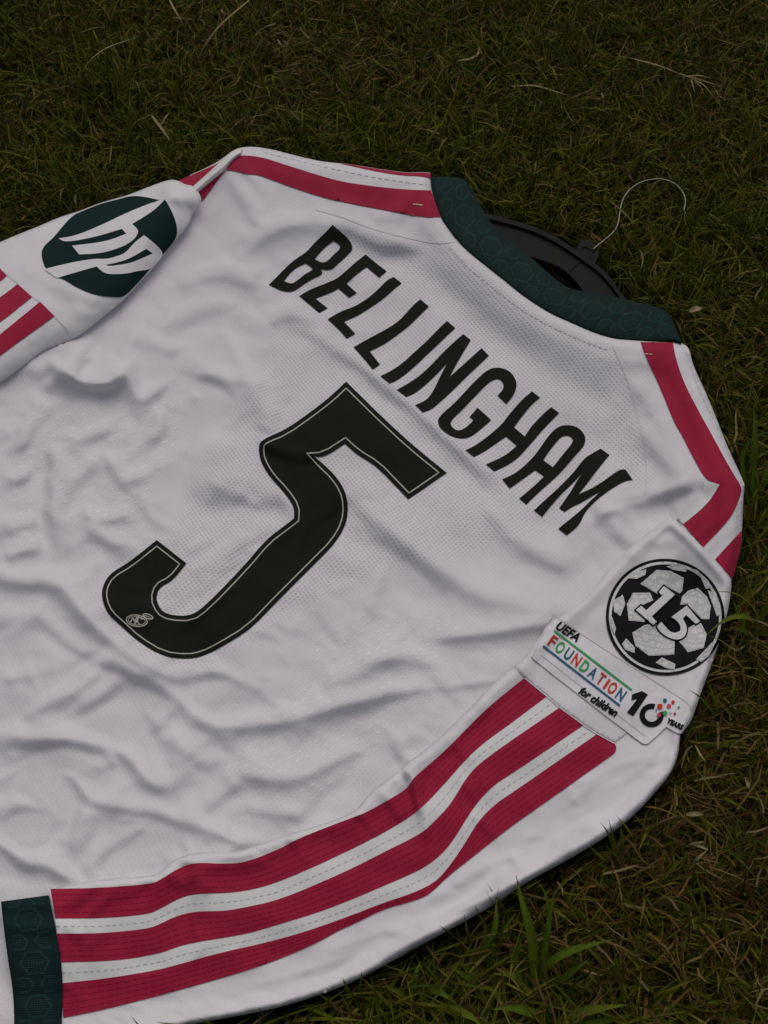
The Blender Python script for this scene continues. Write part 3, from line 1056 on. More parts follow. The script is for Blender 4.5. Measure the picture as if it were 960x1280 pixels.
body = sheet('body_panel', BODY_S, body_under, M_BODY, shirt, 3.2, floor=0.004, attrs={'mesh_mask': mesh_mask}, inset=0.022)
left_sleeve = sheet('sleeve', LSALL_S, ls_z, M_SLEEVE, shirt, 4.0, drop=0.016, inset=0.012)
left_sleeve['label'] = 'sleeve with round green emblem'
right_lower = sheet('sleeve', smooth(RS_LOWER), rs_z, M_SLEEVE, shirt, 3.4, drop=0.014, inset=0.016)
right_lower['label'] = 'sleeve with two competition patches'
PAN_S = smooth(RS_PANEL)
PANEL_OFF = 0.0005
HEM = [(643, 834), (656, 847), (684, 870), (700, 884), (730, 906), (747, 917), (768, 928)]


def pan_z(X, Y):
    e = seg_dist(PAN_S, X, Y)
    h = seg_dist(HEM, X, Y, closed=False)
    return rs_z(X, Y) + PANEL_OFF + 0.0006 * np.exp(-(h / 14.0) ** 2) - 0.0004 * np.exp(-e / 2.0)


sleeve_panel = sheet('sleeve_panel', PAN_S, pan_z, M_SLEEVE, right_lower, 3.5, drop=0.0015)

# left sleeve seam between its panel and the striped forearm
V, F = ribbon_px(resample(smooth(LS_SEAM, False), 3, False), 1.6)
drape(V, F, ls_z, 0.0005, 'seam', M_SEAM, left_sleeve)


def strip_between(a, b, n, k):
    A, B = even(smooth(a, False), n), even(smooth(b, False), n)
    t = np.linspace(0, 1, k)[:, None, None]
    G = A[None] * (1 - t) + B[None] * t
    V = G.reshape(-1, 2)
    F = [[j * n + i, j * n + i + 1, (j + 1) * n + i + 1, (j + 1) * n + i] for j in range(k - 1) for i in range(n - 1)]
    return V, F


def area(name, poly, zf, off, mat, parent, step=4.0, es=None, loops=(), soft=True):
    V, F = tri_region([smooth(poly) if soft else np.array(poly, float)] + [smooth(l) for l in loops], step, es)
    return drape(V, F, zf, off, name, mat, parent)


# --- crimson stripes of the lower right sleeve
A_T = [(63, 1111), (125, 1110), (190, 1105), (200, 1100), (225, 1084), (245, 1078), (280, 1080), (307, 1078), (350, 1061),
       (375, 1047), (440, 1022), (455, 1017), (482, 1002), (509, 986), (515, 975), (523, 967), (555, 940), (594, 900),
       (615, 880), (656, 847)]
A_B = [(69, 1148), (125, 1148), (185, 1143), (200, 1136), (225, 1122), (245, 1117), (295, 1116), (340, 1106), (400, 1080),
       (440, 1061), (482, 1040), (525, 1013), (557, 978), (594, 936), (640, 903), (684, 870)]
B_T = [(71, 1167), (125, 1167), (185, 1161), (200, 1155), (220, 1145), (245, 1139), (280, 1139), (307, 1134), (350, 1125),
       (440, 1086), (482, 1064), (527, 1042), (546, 1024), (565, 1003), (584, 970), (602, 952), (640, 925), (700, 884)]
B_B = [(77, 1203), (146, 1201), (200, 1192), (225, 1182), (250, 1177), (310, 1167), (330, 1161), (400, 1140), (450, 1120),
       (520, 1090), (540, 1078), (561, 1059), (584, 1022), (598, 1001), (619, 980), (640, 967), (730, 906)]
C_T = [(77, 1229), (135, 1223), (200, 1212), (225, 1205), (275, 1191), (325, 1180), (375, 1167), (440, 1144), (475, 1130),
       (520, 1115), (545, 1102), (560, 1085), (577, 1061), (598, 1026), (619, 1005), (640, 991), (747, 917)]
C_B = [(79, 1272), (125, 1263), (200, 1244), (250, 1230), (320, 1210), (390, 1182), (425, 1162), (440, 1156), (480, 1136),
       (507, 1129), (535, 1120), (560, 1095), (582, 1078), (621, 1047), (640, 1032), (690, 997), (732, 967), (762, 946)]
for tp, bt in ((A_T, A_B), (B_T, B_B)):
    V, F = strip_between(tp, bt, 190, 10)
    drape(V, F, rs_z, 0.0007, 'stripe', M_RED, right_lower)
M_RIB = flat_mat('dark_crimson_rib', (0.30, 0.007, 0.034))
area('stripe', C_T + [(758, 921), (767, 927), (771, 934), (769, 941)] + C_B[::-1], rs_z, 0.0007, M_RED, right_lower, 4.0)
for tp, bt in ((A_B, B_T), (B_B, C_T)):
    V, F = strip_between(tp, bt, 190, 6)
    drape(V, F, rs_z, 0.0004, 'tape', M_WHITE, right_lower)


def dashes(line, zf, off, name, mat, parent, on=5.0, gap=3.5, w=1.1):
    p = resample(smooth(line, False), 1.0, False)
    d = np.r_[0, np.cumsum(np.hypot(*np.diff(p, axis=0).T))]
    parts, s = [], 0.0
    while s + on < d[-1]:
        t = np.linspace(s, s + on, 3)
        parts.append(ribbon_px(np.stack([np.interp(t, d, p[:, 0]), np.interp(t, d, p[:, 1])], -1), w))
        s += on + gap * random.uniform(0.8, 1.3)
    V, F = join(parts)
    o = drape(V, F, zf, off, name, mat, parent)
    o['kind'] = 'stuff'
    return o


def mid(a, b, n=60, t=0.5):
    return even(a, n) * (1 - t) + even(b, n) * t


for tp, bt in ((A_T, A_B), (B_T, B_B), (C_T, C_B)):
    for t_ in (0.2, 0.4, 0.6, 0.8):
        dashes(mid(tp, bt, 60, t_), rs_z, 0.0009, 'rib_line', M_RIB, right_lower, 9.0, 2.0, 0.8)
dashes(mid(A_B, B_T), rs_z, 0.0009, 'stitching', M_STITCH, right_lower)
dashes(mid(B_B, C_T), rs_z, 0.0009, 'stitching', M_STITCH, right_lower)
# fine dark edges of the stripe tops under the panel hem
V, F = ribbon_px(resample([(656, 847.6), (684, 870.6), (700, 884.6), (730, 906.6), (747, 917.6), (768, 929)], 4, False), 1.4)
drape(V, F, rs_z, 0.0012, 'hem_edge', M_STITCH, right_lower)

# --- cuff of the right sleeve
cl = [(1, 1127), (8, 1188), (17, 1242), (18, 1290), (16, 1318)]
cr = [(60, 1119), (69, 1159), (77, 1215), (78, 1250), (75, 1285), (74, 1318)]


def cuff_z(X, Y):
    z = rs_z(np.maximum(X, 82), np.clip(Y, 1116, 1300))
    c = np.clip((X - 0) / 78, 0, 1)
    top = np.clip((Y - 1117) / 22, 0, 1)
    return z - 0.004 * (1 - top) ** 2 - 0.004 * (1 - c) ** 3 + 0.0018 * np.exp(-((c - 0.97) / 0.08) ** 2) \
        + 0.0009 * perlin(X / 30, Y / 26, 77)


def band(name, a, b, zf, mat, parent, n, k, rep, drop=None, curl=None):
    V, F = strip_between(a, b, n, k)
    P = at(V[:, 0], V[:, 1], zf(V[:, 0], V[:, 1]) if curl is None else curl(V, np.repeat(np.linspace(0, 1, k), n)))
    uv = np.stack([np.tile(np.linspace(0, rep, n), k), np.repeat(np.linspace(0, 1, k), n)], -1)
    F = np.array(F)
    q = P[F[0]]
    if np.cross(q[1] - q[0], q[2] - q[0])[2] < 0:
        F = F[:, ::-1]
    if drop:
        T = np.vstack([F[:, [0, 1, 2]], F[:, [0, 2, 3]]])
        P2, Fs = skirt(P, T, drop)
        Fs = [list(f) for f in F] + Fs[len(T):]
        ring = P2[len(P):]
        # uv of the edge follows the nearest band vertex
        idx = [int(np.argmin(np.abs(P[:, 0] - r[0]) + np.abs(P[:, 1] - r[1]))) for r in ring]
        return make_mesh(name, P2, Fs, mat, parent, True, None, np.vstack([uv, uv[idx]]))
    return make_mesh(name, P, F, mat, parent, True, None, uv)


band('cuff', cl, cr, cuff_z, M_JACQ, right_lower, 60, 14, 3.6, 0.02)

# --- left forearm stripes and cuff
S1 = ([(-400, 522), (-200, 432), (-60, 368), (0, 335), (2, 338), (8, 344)], [(-392, 540), (-200, 450), (-60, 392), (0, 352), (8, 345)])
S2 = ([(-384, 556), (-200, 478), (-60, 412), (0, 372), (22, 355)], [(-374, 578), (-200, 510), (-60, 446), (0, 403), (40, 371)])
S3 = ([(-366, 592), (-200, 530), (-60, 464), (0, 418), (50, 377)], [(-352, 620), (-200, 562), (-60, 492), (0, 444), (68, 395)])
for a, b in (S1, S2, S3):
    V, F = strip_between(a, b, 110, 8)
    drape(V, F, ls_z, 0.0006, 'stripe', M_RED, left_sleeve)


def lcuff_z(X, Y):
    return ls_z(np.maximum(X, -345), Y) - 0.002


band('cuff', [(-462, 555), (-395, 690)], [(-398, 516), (-338, 645)], lcuff_z, M_JACQ, left_sleeve, 30, 8, 3.0, 0.02)

# --- round emblem on the left sleeve: dark green disc with pale slanted letter shapes
EMB = [(56, 336), (51, 317), (55, 307), (67, 297), (83, 277), (93, 268), (104, 263.5), (124, 255), (150, 248.5),
       (158, 246), (170, 244.5), (187, 247), (198, 250), (206, 249), (213, 260), (220, 277), (222, 292), (218, 302),
       (203, 319), (188, 336), (174, 352), (160, 367), (152, 372), (140, 371), (120, 369), (97, 360), (80, 349),
       (72, 347)]
emblem = area('round_emblem', EMB, ls_z, 0.0006, M_GREEN, left_sleeve, 4.0)
emblem['label'] = 'dark green round emblem with pale slanted letter shapes'
E_H = [(73, 298), (93, 295), (123, 283), (160, 265), (197, 250.5), (206.5, 248.8), (193, 263), (165, 280), (172, 286),
       (173, 291), (168, 299), (158, 306), (143, 312), (123, 317), (99, 318), (90, 307), (133, 302), (158, 292),
       (152, 286), (120, 296), (82, 303)]
E_P = [(55, 336.5), (80, 330), (117, 323), (133, 324), (147, 320), (157, 316), (168, 303), (180, 294), (192, 303),
       (201, 312), (203, 316), (203, 320), (193, 332), (187, 337), (170, 339), (160, 342), (137, 343), (128, 340),
       (121, 333), (103, 338), (71, 347.5)]
E_PH = [(132, 331), (157, 326), (183, 311), (191, 317), (177, 323), (163, 329), (136, 333)]
area('letter', E_H, ls_z, 0.0009, M_SLEEVE, emblem, 4.0)
area('letter', E_P, ls_z, 0.0009, M_SLEEVE, emblem, 4.0, loops=[E_PH])

# --- shoulder stripes
area('stripe', [(283, 212.5), (288, 203), (293, 196), (303, 194), (317, 195), (333, 198), (360, 207), (400, 219.6),
                (431, 228), (469, 233), (504, 236.7), (538.5, 238), (543.5, 250), (550.5, 271), (533, 272), (483, 263),
                (441.7, 255), (400, 246), (360, 232), (333, 222), (318, 217.5), (307, 217.5), (297, 214)],
     body_z, 0.0007, M_RED, shirt)
area('stripe', [(425, 204.7), (437, 205.3), (473, 211.3), (508, 216.3), (525, 215.5), (538, 216.5), (538.5, 223), (525, 220), (504, 219.6),
                (473, 215), (437, 207)], body_z, 0.0007, M_RED, shirt)
area('stripe', [(220, 227), (267, 206.8), (275, 202.5), (258, 218), (240, 234), (228, 236)], body_z, 0.0007, M_RED, shirt)
area('stripe', [(248, 240), (265, 226), (283, 212.5), (274, 222), (264, 237), (252, 252)], body_z, 0.0007, M_RED, shirt)
# rolled shoulder edge between them
V, F = strip_between([(240, 234), (258, 218), (275, 202), (290, 188), (303, 184.5)], [(249, 240), (265, 226.5), (282, 212.5), (289, 202), (300, 194)], 40, 9)
tt = np.repeat(np.linspace(0, 1, 9), 40)
P = at(V[:, 0], V[:, 1], body_z(V[:, 0], V[:, 1]) + 0.0005 + 0.006 * np.sin(np.pi * tt))
make_mesh('rolled_edge', P, [f[::-1] for f in F], M_WHITE, shirt)
dashes([(330, 190), (400, 207), (470, 222), (536, 231)], body_z, 0.0006, 'stitching', M_STITCH, shirt)
R_C = [(800.6, 427.5), (841, 428), (845, 449.6), (856, 481), (876.7, 520), (889, 542), (914, 588), (927.5, 609),
       (926, 619), (916, 644), (895, 667), (879, 684), (854, 655.6), (872.5, 640), (887, 625), (899.6, 605.6),
       (882, 600), (866, 571), (852, 543), (843, 529), (824.6, 483), (805, 441)]
area('stripe', R_C, body_z, 0.0007, M_RED, shirt)
area('stripe', [(894, 699), (916, 675), (927.3, 663), (926, 686), (915.5, 724), (906, 713)], body_z, 0.0007, M_RED, shirt)
dashes([(858, 440), (872, 484), (895, 530), (921, 588)], body_z, 0.0006, 'stitching', M_STITCH, shirt)
area('piping', [(880, 600), (899.6, 605.6), (888, 625), (873, 640), (854, 655), (845, 648), (868, 632), (880, 612)],
     body_z, 0.0011, M_WHITE, shirt)
dashes([(516, 255), (530, 256.5)], body_z, 0.0012, 'bar_tack', M_GOLD, shirt, on=6, gap=0.2, w=1.6)
dashes([(806, 442), (816, 443)], body_z, 0.0012, 'bar_tack', M_GOLD, shirt, on=4, gap=1, w=1.4)

# --- seams of the back panel
for ln in ([(569, 302), (546, 305), (504, 296), (462, 285), (431, 272), (395, 262)],
           [(766, 433), (772, 445), (786, 478), (795, 512), (804, 548), (809, 588), (807, 618)]):
    V, F = ribbon_px(resample(smooth(ln, False), 3, False), 1.3)
    drape(V, F, body_z, 0.0004, 'seam', M_SEAM, shirt)
neck = even(smooth(SEAM, False), 80)
dashes([(562, 308), (580, 330), (605, 350), (640, 378), (662, 393), (690, 408), (720, 422), (745, 432), (764, 438)],
       body_z, 0.0005, 'stitching', M_STITCH, shirt, on=4.5, gap=2.2, w=1.6)

# --- collar
C_TOP = [(541, 221), (560, 221), (578, 222), (586, 229), (594, 246), (607, 267), (616, 283), (634, 297), (660, 318),
         (684, 340), (707, 359), (723, 363), (743, 366), (773, 372), (800, 379), (829, 385), (839, 396), (846, 411),
         (852, 427)]


def collar_curl(V, t):
    z0 = body_z(V[:, 0], V[:, 1])
    n = int(len(V) / len(np.unique(t)))
    base = np.tile(body_z(V[:n, 0], V[:n, 1]), len(np.unique(t)))
    return base + 0.001 + 0.0035 * np.sin(np.pi * np.clip(t * 0.8, 0, 1)) - 0.004 * t ** 2 \
        + 0.0012 * perlin(V[:, 0] / 40, V[:, 1] / 40, 61)


band('collar', SEAM, C_TOP, None, M_JACQ, shirt, 150, 14, 8.0, 0.016, collar_curl)

# --- perforation stitches (short light dashes in the knit)
def perforation(region, ang, seed):
    r = np.random.default_rng(seed)
    reg = smooth(region)
    x0, y0 = reg.min(0); x1, y1 = reg.max(0)
    L = max(x1 - x0, y1 - y0) * 1.5
    ca, sa = math.cos(ang), math.sin(ang)
    parts = []
    g = np.arange(-L / 2, L / 2, 13.0)
    h = np.arange(-L / 2, L / 2, 9.0)
    for j, b in enumerate(h):
        for a in g + (j % 2) * 6.5:
            x = (x0 + x1) / 2 + a * ca - b * sa + r.normal(0, .6); y = (y0 + y1) / 2 + a * sa + b * ca + r.normal(0, .6)
            if r.random() < 0.12:
                continue
            d = np.array([[x - 2.6 * ca, y - 2.6 * sa], [x, y], [x + 2.6 * ca, y + 2.6 * sa]])
            parts.append((x, y, ribbon_px(d, 1.3)))
    m = inside([reg], np.array([p[0] for p in parts]), np.array([p[1] for p in parts]))
    V, F = join([p[2] for p, k in zip(parts, m) if k])
    o = drape(V, F, body_z, 0.0002, 'knit_dashes', M_THREAD, shirt)
    o['kind'] = 'stuff'


perforation([(46, 500), (120, 500), (235, 500), (228, 540), (190, 600), (180, 660), (140, 672), (80, 650), (30, 690),
             (8, 640), (20, 560)], -0.42, 1)
perforation([(395, 800), (440, 775), (500, 765), (560, 768), (580, 790), (540, 850), (490, 890), (470, 955), (420, 985),
             (350, 1012), (290, 995), (280, 960), (320, 905), (380, 860)], -0.52, 2)

# --- lettering across the back
LET = {}
LET['b'] = ([(415.6, 281), (427.5, 291), (436, 299), (440.6, 307), (440, 313), (436, 317), (429, 324), (421, 331),
             (416, 335.6), (410, 337.5), (405, 337), (401, 335.6), (403, 341), (401, 344), (389, 349), (380, 355),
             (370, 362.5), (361, 365), (351, 363), (336, 356), (346, 346), (359, 332.5), (369, 324), (382.5, 315.6),
             (394, 302.5), (405, 292.5)],
            [[(416.6, 301), (422.5, 304), (425.6, 308), (424, 312.5), (417.5, 317.5), (411, 325), (406, 328),
              (401, 328), (393, 323.5), (400, 316), (406, 309)],
             [(382, 329), (387.5, 332.5), (391, 336), (389, 338.5), (381, 342.5), (372.5, 350), (366, 354), (362, 354),
              (355, 351.5), (362.5, 341), (371, 334)]])
LET['e'] = ([(374, 370), (386, 362.5), (405, 355), (420, 349), (430, 341), (440, 331.5), (457, 318), (471.5, 330),
             (483.4, 339), (474, 347), (458.3, 333.6), (444, 344), (433, 354.5), (446, 366), (436.5, 372),
             (423, 360.6), (414, 365.5), (394, 373), (409.5, 385), (399, 391)], [])
LET['l'] = ([(409.5, 399), (426, 389), (444, 383), (464, 370), (477, 357), (484.6, 349.7), (492, 346), (502, 354),
             (493, 360.6), (483, 370), (474, 377), (463, 384), (450, 393), (430, 402), (436.5, 409), (444, 417),
             (433.5, 423), (422, 410)], [])
LET['l2'] = ([(442, 434), (461, 423), (482, 412), (499, 401), (509, 390), (518, 380), (525.4, 374), (536, 383),
              (525.4, 393), (512, 407), (496, 419), (479, 431), (462, 439), (475, 455.4), (466, 462), (454, 447)], [])
LET['i'] = ([(475.7, 470), (488, 464), (504, 453.4), (518, 440), (536, 424), (550, 409), (559, 401), (569, 410),
             (553, 425), (536, 441), (518, 458.5), (504, 470), (493.5, 477), (486.5, 479)], [])
LET['n'] = ([(496, 487), (509.6, 480), (527, 468), (542, 453), (559, 435), (579, 417.5), (588.6, 425), (581, 437),
             (571, 454), (562, 471), (580, 455), (602, 435), (611, 444.5), (584, 470), (562, 492), (542, 509.6),
             (536, 513), (528.5, 515.4), (519, 506), (527, 503), (535, 498), (542, 488), (549, 473), (555.5, 460),
             (559.6, 453), (547.5, 466), (533, 480), (518, 492), (508, 496)], [])
LET['g'] = ([(547, 526), (549, 521.5), (556, 514), (568, 504), (584, 486.5), (598, 472), (607, 464), (616, 459.5),
             (627.5, 459.5), (639, 465), (645, 475), (646, 483.5), (642, 494), (633, 505), (622, 494.5), (628, 488),
             (630, 482), (627.5, 476), (622, 473), (616, 475), (608.5, 480), (595, 494), (579, 511), (566, 523),
             (563, 529), (565, 534), (571, 538), (577, 537.5), (584, 533), (592, 525), (587, 521), (597, 509.5),
             (614, 525), (598, 539), (588, 546), (578, 548.5), (566, 546), (556, 540), (549.5, 534)], [])
LET['h'] = ([(582, 562.6), (595, 556.5), (613, 543), (627.5, 530), (636, 518.5), (651, 501), (665, 489), (675, 497),
             (664, 506), (654, 518.5), (642.5, 534), (656, 545.5), (662.5, 535), (672.5, 524), (682.5, 514),
             (689, 509), (699, 516), (687.5, 527.5), (675, 541), (661, 557.5), (647.5, 572.5), (632.5, 582.5),
             (618, 589), (607.5, 580.5), (622, 574), (635, 567), (646, 557), (632.6, 545.5), (619, 555), (603, 566),
             (592.5, 571)], [])
LET['a'] = ([(628, 599), (642.5, 592.5), (654, 584), (670, 567.5), (679, 554), (687.5, 542.5), (695, 535), (705, 531),
             (717.5, 532), (726, 537), (731, 544), (732, 551), (729, 559), (717.5, 571), (702.5, 589), (690, 601),
             (672.5, 616), (658, 630.6), (649, 623), (654, 619), (667.5, 607.5), (680, 595.6), (669, 587.5),
             (657.5, 596), (637, 610.6)],
            [[(679, 575), (687.5, 562.5), (697.5, 550), (703, 545), (709, 544), (714, 546), (716.5, 550), (714, 556),
              (706, 565), (697.5, 576), (691, 584)]])
LET['m'] = ([(667.5, 638), (680, 626), (699, 609), (717.5, 590), (730, 573), (739, 567.5), (750.6, 560.6),
             (762, 568.5), (747.5, 586), (732.5, 606), (723, 618), (742.5, 609), (757.5, 599), (770, 590),
             (776, 586.5), (782, 587), (786, 592.5), (791, 600), (786, 600), (777.5, 603), (767.5, 609), (754, 618),
             (740, 630), (731, 640.6), (726, 652.5), (719, 661), (708.5, 669), (698, 661), (704, 655.6),
             (717.5, 645), (730, 634), (740, 624), (750.6, 614), (736, 622.5), (725, 629), (714, 634), (705.6, 640),
             (699, 635), (714, 614), (721, 601), (729, 590), (712.5, 607.5), (699, 620), (680, 643), (678, 646)], [])
for k, (o_, hs) in LET.items():
    area('letter', o_, body_z, 0.0007, M_PRINT, shirt, 3.5, loops=hs)

# --- large number
FIVE = [(432.7, 476.8), (472.5, 516), (513, 554), (558.6, 591), (510.4, 624), (494, 607), (470, 582), (445.4, 567.5),
        (431.3, 554.5), (405, 571.6), (392, 570), (402, 578), (418, 593), (430.5, 611), (435.5, 631), (433, 655),
        (419, 679), (395, 703), (343.4, 754.7), (312.5, 787), (274.7, 809.7), (254, 820), (233.4, 824), (202.5, 820),
        (171.5, 801), (151, 782), (135.5, 768.4), (127.5, 751), (127.5, 734), (137, 717), (161, 703), (196, 675),
        (233, 704), (216, 725.5), (199, 734), (194.6, 748), (201, 763), (213, 769), (238.6, 770), (257.5, 756.4),
        (305.6, 706.6), (333, 674), (354, 658.4), (367.5, 648), (368, 634), (356, 616), (337, 596), (325, 575.6),
        (323, 556.7), (329, 548.5), (356, 537.7), (388.5, 514.7), (413, 495.7)]
number = area('number', FIVE, body_z, 0.0007, M_PRINT, shirt, 4.0)
number['label'] = 'large dark figure five with a thin pale inline'


def inset(poly, d):
    p = np.asarray(poly, float); n = len(p)
    ar = 0.5 * np.sum(p[:, 0] * np.roll(p[:, 1], -1) - np.roll(p[:, 0], -1) * p[:, 1])
    s = 1 if ar > 0 else -1
    out = []
    for i in range(n):
        a, b, c = p[i - 1], p[i], p[(i + 1) % n]
        t1 = (b - a) / (np.hypot(*(b - a)) + 1e-9); t2 = (c - b) / (np.hypot(*(c - b)) + 1e-9)
        n1, n2 = np.array([-t1[1], t1[0]]) * s, np.array([-t2[1], t2[0]]) * s
        m = n1 + n2
        k = m @ m / 2
        out.append(b + m * d / max(k, 0.35))
    return np.array(out)


INL = inset(FIVE, 6.0)
V, F = ribbon_px(resample(smooth(INL, it=1), 3.0), 1.5, True)
drape(V, F, body_z, 0.0011, 'inline', M_LINE, number)
# small club crest near the foot of the number
parts = []
th = np.linspace(0, 2 * np.pi, 29)[:-1]


def ell(cx, cy, rx, ry, rot):
    return np.stack([cx + rx * np.cos(th) * math.cos(rot) - ry * np.sin(th) * math.sin(rot),
                     cy + rx * np.cos(th) * math.sin(rot) + ry * np.sin(th) * math.cos(rot)], -1)


parts.append(ribbon_px(ell(171, 775.8, 13.2, 7.0, 0.12), 1.3, True))
parts.append(ribbon_px(ell(171, 775.8, 10.6, 5.2, 0.12), 0.7, True))
parts.append(ribbon_px(ell(185, 770.5, 6.4, 2.6, 0.35), 1.3, True))
parts.append(ribbon_px(np.array([(180, 769), (185, 770.5), (190, 773)]), 0.8))
parts.append(ribbon_px(resample([(163, 778), (166, 772), (169, 777), (171, 771)], 2, False), 1.4))
parts.append(ribbon_px(resample([(168, 780), (172, 775), (173, 769.5)], 2, False), 1.8))
parts.append(ribbon_px(resample([(174, 771), (177, 774), (180, 773)], 2, False), 1.4))
parts.append(ribbon_px(resample([(166, 775), (172, 777), (175, 781)], 2, False), 1.1))
V, F = join(parts)
drape(V, F, body_z, 0.0011, 'crest', M_LINE, number)

# --- round star-ball patch on the right sleeve
def q(pts, ox=740.0, oy=680.0, s=5.3333):
    return [(ox + x / s, oy + y / s) for x, y in pts]


def patch_z(X, Y):
    return pan_z(X, Y)


ring_o = ell(831.6, 771.2, 74.8, 73.2, 0.3)
ball = area('round_patch', ring_o.tolist(), patch_z, 0.0008, M_BLACK, right_lower, 2.5)
ball['label'] = 'round black and silver star ball patch with the number 15'
area('patch_rim', ell(831.6, 771.2, 71.0, 69.4, 0.3).tolist(), patch_z, 0.0011, M_PATCHW, ball, 2.5)
area('patch_face', ell(831.6, 771.2, 67.6, 66.0, 0.3).tolist(), patch_z, 0.0014, M_BLACK, ball, 2.5)
PANELS = [
    [(322, 265), (430, 172), (520, 178), (612, 225), (602, 310), (585, 330), (480, 275), (440, 335)],
    [(588, 405), (600, 350), (640, 312), (705, 292), (765, 350), (793, 410), (782, 500), (732, 500), (632, 400)],
    [(232, 400), (272, 325), (388, 325), (408, 375), (330, 410), (352, 520), (245, 510)],
    [(268, 592), (350, 540), (425, 528), (470, 600), (552, 650), (548, 738), (380, 745), (290, 680)],
    [(636, 560), (722, 518), (765, 600), (745, 692), (640, 722), (580, 650), (630, 620)],
    [(235, 228), (290, 185), (362, 168), (356, 205), (300, 232)],
    [(495, 150), (560, 135), (632, 146), (628, 185), (540, 172)],
    [(138, 380), (205, 338), (222, 398), (190, 480), (148, 452)],
    [(770, 308), (826, 326), (856, 410), (858, 470), (832, 482), (795, 375)],
    [(200, 668), (228, 628), (286, 690), (284, 726), (222, 704)],
    [(424, 790), (466, 756), (556, 800), (550, 838), (490, 826)],
    [(694, 768), (800, 655), (812, 684), (780, 745), (730, 786)],
    [(640, 160), (700, 172), (775, 245), (800, 290), (760, 300), (720, 215)],
    [(128, 470), (160, 560), (150, 610), (122, 540)],
]
for pn in PANELS:
    P_ = q(pn)
    area('panel', P_, patch_z, 0.0019, M_LACE, ball, 2.5, 2.0, soft=False)
    V, F = ribbon_px(resample(inset(P_, 1.6), 2.0), 0.6, True)
    drape(V, F, patch_z, 0.0022, 'panel_line', M_STITCH, ball)
ONE = [(440, 320), (478, 275), (560, 335), (404, 482), (437, 520), (408, 545), (288, 440), (325, 405), (362, 436), (478, 336), (462, 345)]
FIF = [(632, 405), (725, 515), (692, 537), (628, 478), (610, 498), (636, 545), (635, 595), (605, 635), (555, 643),
       (490, 618), (440, 575), (430, 548), (462, 513), (490, 545), (520, 580), (555, 590), (585, 575), (588, 545),
       (560, 510), (522, 487)]
for gly in (ONE, FIF):
    P_ = np.array(q(gly))
    dg = area('digit_outline', inset(P_, -1.1).tolist(), patch_z, 0.0025, M_BLACK, ball, 2.5, 2.0)
    area('digit', inset(P_, 0.7).tolist(), patch_z, 0.0029, M_PATCHW, ball, 2.5, 2.0)

# --- long charity patch below it
FP = [(684, 779), (692, 768), (700, 772), (740, 800), (800, 838), (846, 868), (864, 880), (866, 892), (858, 909),
      (852, 917), (846, 917), (833, 909), (812, 929), (807, 931), (801, 929), (668, 826), (664, 821), (668, 813)]
M_FILM = flat_mat('white_film', (0.74, 0.71, 0.73), 0.6, 0.2)
long_patch = area('long_patch', FP, patch_z, 0.0006, M_FILM, right_lower, 4.0)
long_patch['label'] = 'long white patch with coloured foundation lettering and a bold ten'
V, F = ribbon_px(resample(smooth(inset(np.array(FP), 1.0), it=1), 3), 0.9, True)
drape(V, F, patch_z, 0.0011, 'patch_border', M_SEAM, long_patch)
V, F = ribbon_px(resample([(676, 818), (740, 868), (806, 919)], 4, False), 0.9)
drape(V, F, patch_z, 0.0011, 'patch_crease', M_SEAM, long_patch)


def text_px(txt, o, ux, uy, shear=0.0, bold=0.0):
    """Flat lettering: text whose cap height is |uy| and advance is scaled to ux, set at o."""
    cu = bpy.data.curves.new('lettering', 'FONT')
    cu.body = txt; cu.shear = shear; cu.offset = bold; cu.resolution_u = 3
    ob = bpy.data.objects.new('lettering', cu)
    COL.objects.link(ob)
    bpy.context.view_layer.update()
    dg = bpy.context.evaluated_depsgraph_get()
    me = bpy.data.meshes.new_from_object(ob.evaluated_get(dg))
    v = np.zeros(len(me.vertices) * 3); me.vertices.foreach_get('co', v); v = v.reshape(-1, 3)
    F = [list(p.vertices) for p in me.polygons]
    bpy.data.objects.remove(ob); bpy.data.curves.remove(cu); bpy.data.meshes.remove(me)
    w = v[:, 0].max() - v[:, 0].min(); x = (v[:, 0] - v[:, 0].min()) / w
    y = v[:, 1] / 0.69
    return np.array(o) + x[:, None] * np.array(ux) + y[:, None] * np.array(uy), F


for a, b, mt in (((692.5, 788), (790, 862.5), M_FGREEN), ((679, 807.5), (775, 882), M_FBLUE)):
    V, F = ribbon_px(resample([a, b], 4, False), 2.4)
    drape(V, F, patch_z, 0.0013, 'rule', mt, long_patch)
ux, up = np.array([96.0, 74.5]), np.array([13.5, -19.5])
cols = [M_FRED, M_FGREEN, M_FBLUE, M_FRED, M_FGREEN, M_FBLUE, M_FRED, M_FRED, M_FRED, M_FBLUE]
wid = [0.085, 0.105, 0.095, 0.1, 0.1, 0.1, 0.09, 0.04, 0.105, 0.1]
s = 0.02
for ch, mt, w in zip('FOUNDATiON', cols, wid):
    V, F = text_px(ch, np.array([679, 807.5]) + ux * s + up * 0.2, ux * (w * 0.80), up * 0.6, 0, 0.022)
    drape(V, F, patch_z, 0.0013, 'letter', mt, long_patch)
    s += w + 0.007
V, F = text_px('UEFA', (694, 785), (27, 17.5), (5.5, -9.0), 0.25, 0.035)
drape(V, F, patch_z, 0.0013, 'script_lettering', M_BLACK, long_patch)
V, F = text_px('for children', (722.5, 866), (47, 30.5), (4.6, -8.6), 0.35, 0.045)
drape(V, F, patch_z, 0.0013, 'script_lettering', M_BLACK, long_patch)
V, F = text_px('YEARS', (832.5, 903), (20, 9.5), (2.8, -5.6), 0.1, 0.06)
drape(V, F, patch_z, 0.0013, 'script_lettering', M_BLACK, long_patch)
